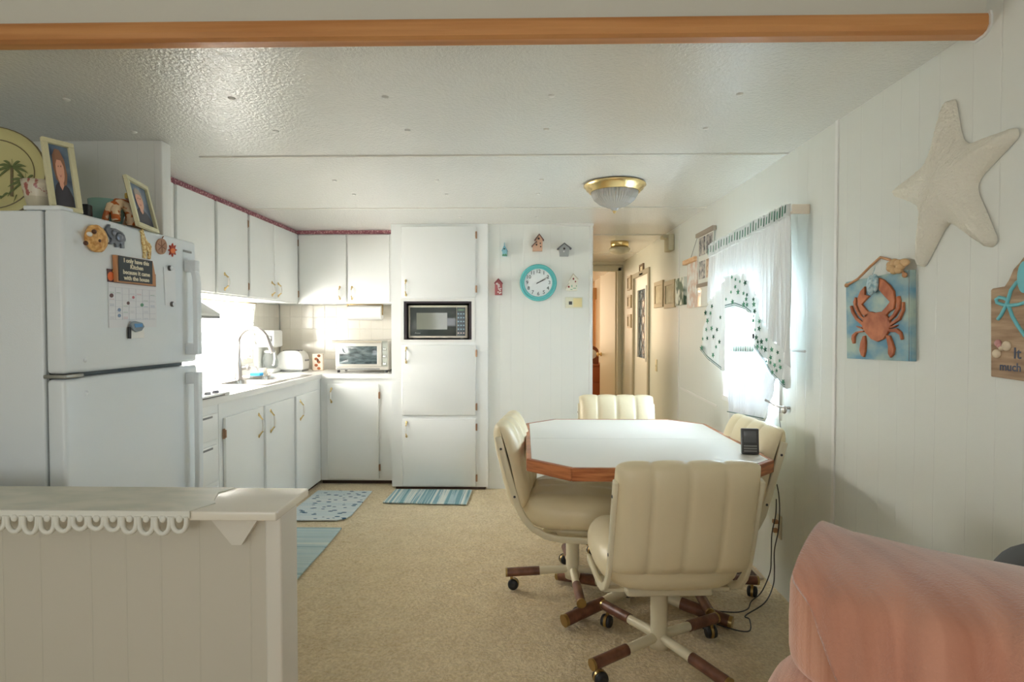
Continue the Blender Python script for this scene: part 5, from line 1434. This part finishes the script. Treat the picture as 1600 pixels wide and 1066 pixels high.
hand('hour_hand', 65, .066, .004, .015); hand('minute_hand', 60, .100, .0028, .0175)
# birdhouses
def bhouse(label, body, bm, roof, rm, details, thick=.045):
    cxm = sum(K(*p)[0] for p in body) / len(body); cym = max(K(*p)[1] for p in body)
    q = Bk(cxm, cym)
    t = thing('birdhouse_ornament', (q.x, BW, q.z), label, 'birdhouse')
    mb = MB(); tr(mb, BP, [K(*p) for p in body], .0005, thick); mb.build('body', bm, parent=t, bevel=.001)
    if roof:
        mb = MB()
        for r_ in roof: tr(mb, BP, [K(*p) for p in r_], .0005, thick + .010)
        mb.build('roof', rm, parent=t)
    for nm, m_, polys, d in details:
        mb = MB()
        for p_ in polys: tr(mb, BP, [K(*p) for p in p_], thick, thick + d)
        mb.build(nm, m_, parent=t)
    return t
hole = mat('birdhouse_hole', S(60, 48, 44), .7)
lb = mat('birdhouse_blue', S(150, 202, 210), .5); grn = mat('moss_green', S(96, 150, 110), .7)
bhouse('tiny pale blue birdhouse with a thin spire, upper left of the clock', [(248, 290), (270, 258), (300, 290), (300, 354), (248, 354)], lb,
       [[(240, 296), (268, 236), (272, 236), (306, 296), (300, 300), (270, 252), (247, 300)], [(268, 205), (272, 205), (273, 240), (266, 240)]], mat('birdhouse_blue_roof', S(120, 176, 190), .5),
       [('entrance_hole', hole, [blob(270, 276, 8, 8, 12)], .002), ('grass_trim', grn, [[(246, 354), (246, 336), (254, 344), (262, 330), (272, 344), (284, 328), (292, 342), (300, 336), (300, 354)]], .003)])
tanb = mat('birdhouse_tan', S(214, 172, 144), .6); brr = mat('birdhouse_brown_roof', S(124, 92, 82), .6)
bhouse('tan wooden double birdhouse with dark roofs, directly above the clock', [(585, 298), (586, 236), (620, 196), (622, 176), (658, 122), (695, 172), (692, 298)], tanb,
       [[(602, 176), (658, 104), (712, 176), (704, 182), (658, 120), (610, 184)], [(572, 244), (628, 186), (632, 196), (580, 252)]], brr,
       [('entrance_hole', hole, [blob(652, 162, 12, 12, 12), blob(628, 230, 10, 10, 12), blob(670, 215, 8, 8, 10), blob(674, 252, 8, 8, 10), blob(630, 202, 5, 6, 8)], .002)])
gry = mat('birdhouse_grey', S(164, 166, 164), .7)
bhouse('plain grey birdhouse with a dark pitched roof, upper right of the clock', [(888, 356), (878, 262), (938, 220), (996, 262), (984, 356)], gry,
       [[(856, 272), (938, 206), (1020, 270), (1012, 280), (938, 220), (864, 282)]], mat('birdhouse_slate', S(104, 102, 104), .6),
       [('entrance_hole', hole, [blob(936, 274, 12, 12, 14)], .002), ('heart_patch', mat('patch_white', S(220, 218, 214), .6), [blob(932, 306, 8, 9, 10)], .002)])
redb = mat('birdhouse_red', S(170, 92, 92), .6)
rr = random.Random(2)
specks = [[(x + a, y + b) for a, b in ((0, 0), (14, -6), (20, 6), (6, 14))] for x, y in [(rr.uniform(172, 222), rr.uniform(655, 765)) for _ in range(16)]]
bhouse('narrow dusty red birdhouse with white painted pattern, left of the clock', [(165, 788), (165, 656), (204, 616), (246, 656), (244, 788)], redb,
       [[(156, 656), (204, 602), (252, 656), (246, 664), (204, 618), (162, 664)]], mat('birdhouse_red_roof', S(134, 62, 66), .6), [('painted_pattern', mat('speck_white', S(228, 212, 208), .6), specks, .0012)], .05)
crm = mat('birdhouse_cream', S(236, 232, 216), .6)
bhouse('cream two-gabled birdhouse with red dots and green vines, right of the clock', [(962, 742), (958, 700), (990, 652), (1000, 612), (1040, 560), (1088, 616), (1078, 742)], crm,
       [[(988, 622), (1036, 546), (1094, 610), (1088, 618), (1038, 560), (996, 628)], [(950, 704), (988, 654), (994, 660), (958, 712)]], mat('birdhouse_beige_roof', S(206, 198, 180), .6),
       [('entrance_hole', mat('dot_red', S(150, 70, 64), .6), [blob(1038, 610, 10, 12, 12), blob(1060, 640, 8, 10, 12), blob(986, 698, 11, 12, 12)], .002),
        ('vine', mat('vine_green', S(140, 190, 160), .7), [blob(1020, 690, 6, 14, 8), blob(1050, 715, 20, 5, 8), blob(1015, 728, 14, 5, 8), blob(1070, 690, 5, 10, 8)], .0012)])
# thermostat
a, b = Bk(*K(948, 816)), Bk(*K(1136, 934))
th_ = thing('thermostat', ((a.x + b.x) / 2, BW, b.z), 'small cream and yellow wall thermostat below the cream birdhouse', 'thermostat')
xm = a.x + (b.x - a.x) * .45
mb = MB(); mb.rbox(a.x, b.x, BW - .022, BW - .0005, b.z, a.z, .003); mb.build('housing', mat('thermostat_cream', S(224, 220, 196), .4), parent=th_)
mb = MB(); mb.rbox(xm, b.x - .006, BW - .026, BW - .021, b.z + .008, a.z - .008, .002); mb.build('cover', mat('thermostat_yellow', S(230, 214, 158), .4), parent=th_)
q = Bk(*K(1002, 880)); mb = MB(); mb.box(q.x - .013, q.x + .013, BW - .0235, BW - .0215, q.z - .013, q.z + .013); mb.build('display', dgrey, parent=th_)

# ================================================================ RIGHT WALL DECOR (wall plane X=XR)
RP = ('X', XR, -1)
def Rw(px, py, d=0): return onX(px, py, XR - d)
# starfish
tips = [(1483, 166), (1578, 212), (1545, 376), (1440, 408), (1404, 300)]
ctr = (1474, 284)
O = Rw(*ctr, .01)
tv = [(-(Rw(*p, .01).y - O.y), Rw(*p, .01).z - O.z) for p in tips]
def sdf(x, z):
    ds = []
    for (tx, tz) in tv:
        L = math.hypot(tx, tz); h = max(0, min(1, (x * tx + z * tz) / (L * L)))
        d = math.hypot(x - tx * h, z - tz * h); ds.append(d - (.056 * (1 - h) ** 1.0 + .019 * h + .012 * math.sin(PI * h)))
    k = .022; s_ = sum(math.exp(-d / k) for d in ds); return -k * math.log(s_)
vs = [(XR - .045, O.y, O.z)]; fs = []; NA, NR = 300, 20
ringsR = []
for i in range(NA):
    a_ = 2 * PI * i / NA; dx, dz = math.cos(a_), math.sin(a_); r = 0.0; last = 0.03
    while r < .42:
        r += .0015
        if sdf(dx * r, dz * r) < 0: last = r
        elif r > last + .004: break
    ringsR.append(last)
for j in range(1, NR + 1):
    t_ = 1 - (1 - j / NR) ** 1.3
    for i in range(NA):
        a_ = 2 * PI * i / NA; r = ringsR[i] * t_; x, z = r * math.cos(a_), r * math.sin(a_)
        s_ = max(0, -sdf(x, z)); h = .006 + .042 * min(1, s_ / .05) ** .55
        n_ = .0035 * noise.noise(Vector((x * 90, z * 90, 1))) + .003 * noise.noise(Vector((x * 200, z * 200, 5)))
        if j == NR: h = .0
        vs.append((XR - .001 - h - (n_ if j < NR else 0), O.y - x, O.z + z))
for i in range(NA):
    fs.append((0, 1 + i, 1 + (i + 1) % NA))
    for j in range(NR - 1): a0 = 1 + j * NA; fs.append((a0 + i, a0 + NA + i, a0 + NA + (i + 1) % NA, a0 + (i + 1) % NA))
stm = mat('starfish_plaster', S(234, 229, 213), .85)
g_ = nd(stm, 'ShaderNodeNewGeometry'); n_ = nd(stm, 'ShaderNodeTexNoise'); n_.inputs['Scale'].default_value = 120; n_.inputs['Detail'].default_value = 5; lk(stm, g_, 'Position', n_, 0); bump(stm, (n_, 0), .9, .006)
mb = MB(); mb.add(vs, fs, True)
tag(mb.build('starfish_ornament', stm), 'large white plaster starfish hung high on the right wall', 'ornament')
# crab plaque
C8 = lambda x, y: (1310 + x / 5.33, 380 + y / 5.33)
cp = thing('crab_plaque', Rw(*C8(330, 970)), 'blue washed wooden plaque with a rust crab cutout below the starfish', 'plaque')
bluew = noise_mix(mat('washed_blue', S(120, 172, 190), .7), S(110, 156, 178), S(176, 194, 180), (6, 6, 11), 3, .4, .6, coord='Object')
mb = MB(); tr(mb, RP, [C8(62, 325), C8(596, 222), C8(600, 985), C8(72, 960)], .001, .020); mb.build('board', bluew, parent=cp)
mb = MB(); mb2 = None
mb.prism([Rw(*C8(588, 222), .0205), Rw(*C8(612, 218), .002), Rw(*C8(612, 985), .002), Rw(*C8(588, 985), .0205)], (-.0006, 0, 0)); mb.build('side_edge', mat('rust_edge', S(140, 92, 66), .7), parent=cp)
rust = noise_mix(mat('rust_crab', S(184, 106, 64), .6), S(164, 88, 50), S(198, 120, 76), (20, 20, 20), 3)
mb = MB(rust and None)
mb = MB()
def crab(pts): tr(mb, RP, [C8(*p) for p in pts], .020, .028)
crab([(240, 570), (270, 572), (300, 580), (350, 572), (385, 590), (420, 630), (430, 690), (405, 750), (370, 800), (320, 822), (270, 800), (225, 750), (195, 700), (200, 640), (220, 600)])
crab([(190, 700), (140, 690), (160, 705), (200, 720)]); crab([(425, 690), (490, 680), (465, 700), (425, 712)])
crab([(235, 620), (190, 590), (160, 520), (155, 460), (180, 400), (215, 360), (215, 430), (255, 440), (215, 480), (190, 510), (215, 540), (245, 575)])
crab([(385, 610), (420, 570), (455, 550), (465, 480), (455, 400), (420, 350), (370, 305), (335, 290), (330, 330), (335, 390), (370, 430), (425, 490), (395, 530), (350, 580)])
crab([(205, 650), (160, 600), (130, 540), (120, 490), (135, 450), (145, 460), (140, 510), (160, 560), (190, 610), (225, 630)])
crab([(200, 690), (140, 640), (105, 580), (92, 525), (105, 520), (120, 570), (150, 620), (210, 665)])
crab([(400, 640), (450, 590), (480, 530), (480, 445), (498, 440), (508, 480), (500, 550), (465, 610), (415, 655)])
crab([(420, 670), (490, 620), (520, 560), (525, 490), (536, 490), (538, 560), (505, 640), (430, 690)])
crab([(205, 740), (150, 750), (130, 780), (128, 835), (115, 838), (105, 800), (110, 765), (140, 738), (200, 728)])
crab([(410, 715), (480, 710), (515, 740), (528, 800), (515, 808), (505, 765), (470, 742), (415, 740)])
crab([(215, 770), (222, 830), (218, 900), (205, 950), (185, 935), (172, 890), (180, 830), (200, 775)])
crab([(390, 765), (420, 770), (440, 820), (460, 880), (450, 930), (428, 955), (410, 920), (410, 860), (400, 810)])
mb.m(rust); mb.mi = [0] * len(mb.mi); mb.build('crab_cutout', parent=cp, bevel=.0015)
mb = MB(); pts = [Rw(*C8(72, 350), .026), Rw(*C8(160, 300), .024), Rw(*C8(270, 190), .012), Rw(*C8(350, 118), .006), Rw(*C8(430, 140), .008), Rw(*C8(500, 200), .020), Rw(*C8(555, 262), .026)]
mb.tube(pts, .0045, 8); mb.ell(Rw(*C8(68, 352), .026), .007, .010, .008, 10, 6); mb.ell(Rw(*C8(552, 266), .026), .007, .010, .009, 10, 6); mb.build('hanging_rope', mat('rope_tan', S(196, 146, 104), .8), parent=cp)
mb = MB(); 
for k in range(7):
    a_ = k * .9; q = Rw(*C8(475 + 42 * math.cos(a_), 195 + 34 * math.sin(a_)), .032); mb.ell(q, .012, .018, .013, 12, 8)
mb.ell(Rw(*C8(540, 165), .03), .008, .032, .014, 12, 8); mb.build('shell_bow', mat('shell_tan', S(206, 170, 124), .7), parent=cp)
mb = MB(); q = Rw(*C8(272, 350), .038); mb.ell(q, .012, .020, .036, 16, 10)
q2 = Rw(*C8(300, 335), .033); mb.ell(q2, .010, .020, .033, 14, 10); mb.tube([Rw(*C8(285, 260), .03), Rw(*C8(300, 220), .02), Rw(*C8(305, 195), .012)], .0012, 5)
mb.build('painted_shell', noise_mix(mat('shell_blue', S(160, 196, 204), .4), S(120, 160, 174), S(196, 216, 216), (90, 90, 90), 3), parent=cp)
# anchor / heart sign at right frame edge
S9 = lambda x, y: (1500 + x / 4.63, 380 + y / 4.63)
ws = thing('driftwood_sign', Rw(*S9(330, 980)), 'brown weathered wooden sign with turquoise rope lines at the right edge', 'sign')
dw = noise_mix(mat('driftwood', S(152, 124, 98), .8), S(150, 122, 96), S(190, 162, 132), (8, 8, 60), 4)
mb = MB(); tr(mb, RP, [S9(*p) for p in [(222, 340), (235, 328), (320, 314), (350, 270), (385, 190), (430, 140), (463, 95), (560, 20), (660, 110), (740, 250), (880, 240), (880, 1120), (463, 1000), (222, 965)]], .001, .018); mb.build('board', dw, parent=ws, bevel=.002)
tq = mat('turquoise_paint', S(116, 196, 204), .5)
mb = MB()
def rope(pts, r=.0045): mb.tube([Rw(*S9(*p), .019) for p in pts], r, 8)
rope([(275, 552), (300, 520), (330, 460), (348, 415), (370, 340), (410, 285), (450, 255), (520, 230)]); rope([(348, 415), (320, 400), (285, 392), (262, 408), (270, 432), (310, 446), (360, 452), (420, 445), (470, 430), (560, 400)]); rope([(348, 440), (380, 530), (420, 600), (470, 670), (540, 730)])
mb.ell(Rw(*S9(462, 245), .02), .008, .018, .04, 14, 10)
mb.build('rope_line', tq, parent=ws)
mb = MB().m(mat('shell_cream', S(222, 204, 176), .5))
for p, r in (((265, 800), 24), ((335, 745), 26), ((300, 760), 14)): q = Rw(*S9(*p), .020); mb.ell(q, .006, r * .00055, r * .0005, 12, 8)
mb.m(mat('shell_pink', S(196, 140, 136), .5))
for p, r in (((275, 725), 20), ((290, 745), 16)): q = Rw(*S9(*p), .020); mb.ell(q, .006, r * .0005, r * .0005, 12, 8)
mb.build('glued_shell', parent=ws)
mb = MB(); q = Rw(*S9(285, 893), .0185); q2 = Rw(*S9(440, 905), .0185)
MM = Matrix.Identity(4); ex = (q2 - q).normalized(); MM.col[0] = (*ex, 0); MM.col[1] = (0, 0, 1, 0); MM.col[2] = (-1, 0, 0, 0); MM.col[3] = (*q, 1)
mb.text('much', .030, MM @ Matrix.Shear('XY', 4, (0.0, 0.0)) if False else MM, .0004, align='LEFT', bold=.0004)
q = Rw(*S9(385, 800), .0185); MM = MM.copy(); MM.col[3] = (*q, 1); mb.text('It', .040, MM, .0004, align='LEFT', bold=.0004)
mb.build('lettering', mat('sign_navy', S(84, 92, 112), .7), parent=ws)

# hall pictures
def wallpic(name, label, poly, fm, pm, cat='picture', frame=True, th=.018, inset_=.11, extra=None):
    q = Rw(sum(p[0] for p in poly) / 4, max(p[1] for p in poly))
    t = thing(name, q, label, cat)
    P_ = [Rw(*p) for p in poly]; ys = [p.y for p in P_]; y0, y1 = min(ys), max(ys)
    z1 = (P_[0].z + P_[1].z) / 2; z0 = (P_[2].z + P_[3].z) / 2
    f = (y1 - y0) * inset_ if frame else 0
    if frame:
        mb = MB(); mb.box(XR - th, XR - .001, y0, y0 + f, z0, z1); mb.box(XR - th, XR - .001, y1 - f, y1, z0, z1); mb.box(XR - th, XR - .001, y0 + f, y1 - f, z0, z0 + f); mb.box(XR - th, XR - .001, y0 + f, y1 - f, z1 - f, z1)
        mb.build('frame', fm, parent=t, bevel=.002)
    mb = MB(); mb.box(XR - th * (.5 if frame else 1), XR - .001, y0 + f, y1 - f, z0 + f, z1 - f); pnl = mb.build('print', pm, parent=t)
    if extra: extra(t, y0 + f, y1 - f, z0 + f, z1 - f, th)
    return t
goldf = mat('frame_tan', S(178, 160, 124), .4); prt = noise_mix(mat('print_beige', S(216, 204, 176), .5), S(200, 184, 152), S(232, 222, 196), (8, 8, 8), 3)
# polygons: top-left(far), top-right(near), bottom-right, bottom-left
wallpic('framed_picture', 'tan-framed beige print on the hall wall, nearest the grey-framed exterior door', [(1024.5, 441), (1038, 438.5), (1038, 480), (1024.5, 481)], goldf, prt)
wallpic('framed_picture', 'tan-framed beige print on the hall wall, beside the green leaf picture', [(1040.5, 440), (1056.5, 437), (1056.5, 481), (1040.5, 481.5)], goldf, prt)
leafp = noise_mix(mat('leaf_print', S(140, 160, 130), .5), S(66, 92, 70), S(226, 228, 214), (5, 12, 9), 2, .44, .54)
wallpic('canvas_picture', 'unframed green and white leaf picture near the hall entrance', [(1060, 436), (1073, 433), (1073, 475.5), (1060, 478)], goldf, leafp, frame=False, th=.025)
for i, (y0_, y1_) in enumerate(((430.5, 454), (461, 482), (491, 513))):
    tag(wallpic('small_picture', ['topmost of three small frames stacked at the far end of the hall', 'middle one of three small frames stacked at the far end of the hall', 'lowest of three small frames stacked at the far end of the hall'][i], [(982, y0_ + 1), (987.5, y0_), (987.5, y1_), (982, y1_ - 1)], goldf, prt), group='small frames in the hall')
wallpic('small_plaque', 'small pale plaque above the hall exterior door', [(1001, 414), (1007, 411.5), (1007, 429), (1001, 431)], mat('plaque_dark', S(120, 100, 80), .5), prt, 'plaque')
# scroll hanging and collage hanging
sh = thing('scroll_hanging', Rw(1085, 480), 'pale paper scroll hanging from a light wood block, left of the photo collage', 'wall hanging')
a, b, c2, d2 = Rw(1073, 408), Rw(1092, 399), Rw(1092, 409), Rw(1073, 417)
mb = MB(); mb.rbox(XR - .035, XR - .001, min(a.y, b.y), max(a.y, b.y), d2.z + .01, a.z + .0, .005); mb.build('wooden_bar', noise_mix(mat('pine', S(216, 172, 128), .6), S(204, 156, 110), S(226, 188, 146), (10, 10, 60), 3), parent=sh)
scr = noise_mix(mat('scroll_print', S(224, 216, 204), .6), S(216, 186, 166), S(232, 230, 222), (16, 16, 16), 3, .4, .6)
p1, p2 = Rw(1077, 418), Rw(1092, 480); mb = MB(); mb.box(XR - .014, XR - .008, p2.y, p1.y, p2.z, a.z); mb.build('paper', scr, parent=sh)
co = thing('photo_collage', Rw(1106, 480), 'hanging collage of four small photos on a cloth banner beside the curtain', 'wall hanging')
a, b = Rw(1093, 366), Rw(1120, 358); zt = Rw(1106, 366).z; zb = Rw(1106, 441).z
mb = MB(); mb.rbox(XR - .030, XR - .001, b.y, a.y, zt, zt + .03, .004); mb.build('hanging_bar', mat('bar_taupe_low', S(160, 144, 126), .6), parent=co); mb = MB(); mb.rbox(XR - .022, XR - .001, b.y + .02, a.y, zb - .03, zb, .004)
mb.build('hanging_bar', mat('bar_taupe', S(160, 144, 126), .6), parent=co)
mb = MB(); mb.box(XR - .012, XR - .006, b.y + .03, a.y - .01, zb, zt); mb.build('cloth', mat('banner_cream', S(222, 220, 208), .8), parent=co)
phm = noise_mix(mat('collage_photo', S(130, 124, 122), .4), S(84, 84, 90), S(206, 196, 186), (30, 30, 30), 3); phm2 = noise_mix(mat('collage_photo_warm', S(176, 140, 106), .4), S(140, 100, 70), S(214, 186, 160), (26, 26, 26), 3)
W_ = (a.y - .02) - (b.y + .04)
for i in range(2):
    for j in range(2):
        ya = b.y + .045 + W_ * .5 * i; za = zb + .03 + (zt - zb) * .5 * j
        mb = MB(); mb.box(XR - .016, XR - .012, ya, ya + W_ * .40, za, za + (zt - zb) * .38); mb.build('photograph', phm2 if (i == 0 and j == 0) else phm, parent=co)
mb = MB(); mb.tube([(XR - .014, a.y - .01, zt + .02), (XR - .01, Rw(1082, 406).y, Rw(1082, 402).z)], .002, 5); mb.build('cord', mgrey, parent=co)
p1, p2 = Rw(1094, 445), Rw(1111, 478)
mb = MB(); mb.rbox(XR - .02, XR - .001, p2.y, p1.y, p2.z, p1.z, .004)
tag(mb.build('white_frame', mat('shiny_white', S(226, 224, 214), .12)), 'plain glossy white panel picture below the photo collage', 'picture')
# smoke-detector-like bracket high on the hall wall
p1, p2 = Rw(1047, 370), Rw(1054, 391)
mb = MB(); mb.rbox(XR - .05, XR - .001, p2.y, p1.y, p2.z, p1.z, .006); mb.rbox(XR - .09, XR - .049, p2.y + .02, p1.y - .02, p1.z - .03, p1.z, .004)
tag(mb.build('door_chime', mat('chime_beige', S(196, 186, 156), .5)), 'beige door chime box high on the wall at the hall entrance', 'door chime')
# light switch by the hall door
p1 = Rw(1026, 571); mb = MB(); mb.rbox(XR - .006, XR - .0005, p1.y - .035, p1.y + .035, p1.z - .057, p1.z + .057, .002)
sw = tag(mb.build('light_switch', mat('switch_cream', S(216, 204, 170), .4)), 'cream light switch plate on the hall wall below the tan-framed prints', 'light switch')
mb = MB(); mb.rbox(XR - .012, XR - .006, p1.y - .006, p1.y + .006, p1.z - .012, p1.z + .012, .002); mb.build('toggle', MATS['switch_cream'], parent=sw)
# outlet low on right wall + cords
p1 = Rw(1217, 822); mb = MB(); mb.rbox(XR - .006, XR - .0005, p1.y - .036, p1.y + .036, p1.z - .058, p1.z + .058, .002)
ou = tag(mb.build('wall_outlet', mat('outlet_cream', S(222, 212, 186), .4)), 'cream electrical outlet low on the right wall behind the cords', 'outlet')
for s_ in (-1, 1):
    mb = MB(); mb.rbox(XR - .030, XR - .0065, p1.y - .012, p1.y + .012, p1.z + s_ * .022 - .01, p1.z + s_ * .022 + .01, .004); mb.build('plug', mat('plug_tan_%d' % s_, S(176, 130, 92), .5), parent=ou)
def Fz(px, py): return onZ(px, py, .012)
def cord(label, pts, r=.0028): 
    # smooth through the points
    P_ = [Vector(p) for p in pts]; out = []
    for i in range(len(P_) - 1):
        p0, p1_, p2_, p3 = P_[max(i - 1, 0)], P_[i], P_[i + 1], P_[min(i + 2, len(P_) - 1)]
        for k in range(6):
            t_ = k / 6; out.append(.5 * ((2 * p1_) + (p2_ - p0) * t_ + (2 * p0 - 5 * p1_ + 4 * p2_ - p3) * t_ ** 2 + (3 * p1_ - p0 - 3 * p2_ + p3) * t_ ** 3))
    out.append(P_[-1]); mb = MB(); mb.tube(out, r, 7); return tag(mb.build('power_cord', mat('cord_dark_%d' % len(MATS), S(58, 58, 56), .5)), label, 'cord')
cord('dark cord running from the table edge down past the outlet onto the carpet', [Rw(1214, 757, .05), Rw(1217, 775, .04), Rw(1218, 800, .035), Rw(1216, 830, .035), Rw(1210, 860, .035), Rw(1210, 890, .035), Rw(1208, 915, .035), Fz(1195, 942), Fz(1165, 962), Fz(1171, 968), Fz(1172, 985), Fz(1155, 986), Fz(1120, 976)])
cord('thin dark cord hanging beside the outlet and looping across the carpet', [Rw(1213, 780, .05), Rw(1212, 805, .05), Rw(1206, 835, .05), Rw(1205, 870, .05), Rw(1203, 895, .05), Fz(1190, 925), Fz(1174, 940), Fz(1168, 952), Fz(1150, 957), Fz(1118, 955)])
# floor register
a, b = onZ(1128, 903, .004), onZ(1186, 889, .004)
vt = thing('floor_register', (1.10, 3.05, 0), 'brown metal floor heating register beside the right wall', 'floor vent')
vx0, vx1, vy0, vy1 = .98, 1.245, 2.98, 3.12
mb = MB(); mb.box(vx0, vx1, vy0, vy0 + .018, .001, .010); mb.box(vx0, vx1, vy1 - .018, vy1, .001, .010); mb.box(vx0, vx0 + .02, vy0 + .018, vy1 - .018, .001, .010); mb.box(vx1 - .02, vx1, vy0 + .018, vy1 - .018, .001, .010); mb.build('frame', mat('register_frame', S(196, 180, 152), .5), parent=vt)
mb = MB(); mb.box(vx0 + .02, vx1 - .02, vy0 + .018, vy1 - .018, .001, .003); mb.build('well', black, parent=vt)
mb = MB(); mb.m(mat('register_brown', S(86, 66, 54), .5))
for k in range(14): x = vx0 + .028 + k * .0162; mb.prism([(x, vy0 + .018, .004), (x + .007, vy0 + .018, .004), (x + .007, vy1 - .018, .004), (x, vy1 - .018, .004)], (0, 0, .004))
tag(mb.build('louvre_grille', parent=vt), None)

# ================================================================ BEDROOM BEYOND THE HALL
drs = thing('bedroom_dresser', (.95, 8.75, 0), 'warm brown dresser seen through the open bedroom door', 'dresser')
a = onY(924, 572, 8.5); zt = onY(933, 572, 8.5).z
mb = MB(); mb.rbox(.60, 1.22, 8.5, 8.95, .03, zt, .01); mb.rbox(.58, 1.24, 8.48, 8.97, zt, zt + .025, .005)
mb.build('body', mat('dresser_wood', S(176, 96, 56), .4), parent=drs)
for k in range(3): mb = MB(); z0 = .08 + k * (zt - .1) / 3; mb.rbox(.63, 1.19, 8.485, 8.5, z0, z0 + (zt - .16) / 3, .004); q = mb.build('drawer', MATS['dresser_wood'], parent=drs); mb = MB(); mb.ell((.91, 8.475, z0 + .09), .018, .012, .018, 10, 6); mb.build('knob', brass, parent=q)
bcl = thing('mantel_clock', (1.02, 8.62, zt + .026), 'small brown mantel clock on the bedroom dresser', 'clock')
mb = MB(); pr = [(.92, 8.60, zt + .027), (1.12, 8.60, zt + .027), (1.12, 8.60, zt + .20)] + [(1.02 + .10 * math.cos(a_ * PI / 8), 8.60, zt + .20 + .09 * math.sin(a_ * PI / 8)) for a_ in range(1, 8)] + [(.92, 8.60, zt + .20)]
mb.prism(pr, (0, .10, 0)); mb.build('case', mat('clock_wood', S(140, 78, 44), .4), parent=bcl)
mb = MB(); mb.lathe([(.07, 8.60), (.065, 8.592), (0, 8.592)], (1.02, 0, zt + .17), 20, 'Y'); mb.build('dial', porcelain, parent=bcl)
drp = thing('bedroom_drape', (.9, 10.30, 0), 'tan drape hanging at the bedroom window beyond the hall', 'curtain')
mb = MB()
def df(u, v): x = .30 + 1.0 * u; return (x, 10.12 + .03 * math.sin(u * 46), 2.0 - 1.95 * v)
tanc = sheer_mat('tan_drape', S(214, 176, 132), .92); mb.grid(df, 120, 4); mb.build('fabric', tanc, parent=drp)
mb = MB(); mb.rbox(.2, 1.30, 10.02, 10.10, 1.80, 2.0, .01); mb.build('valance', mat('valance_tan', S(206, 160, 110), .8), parent=drp)
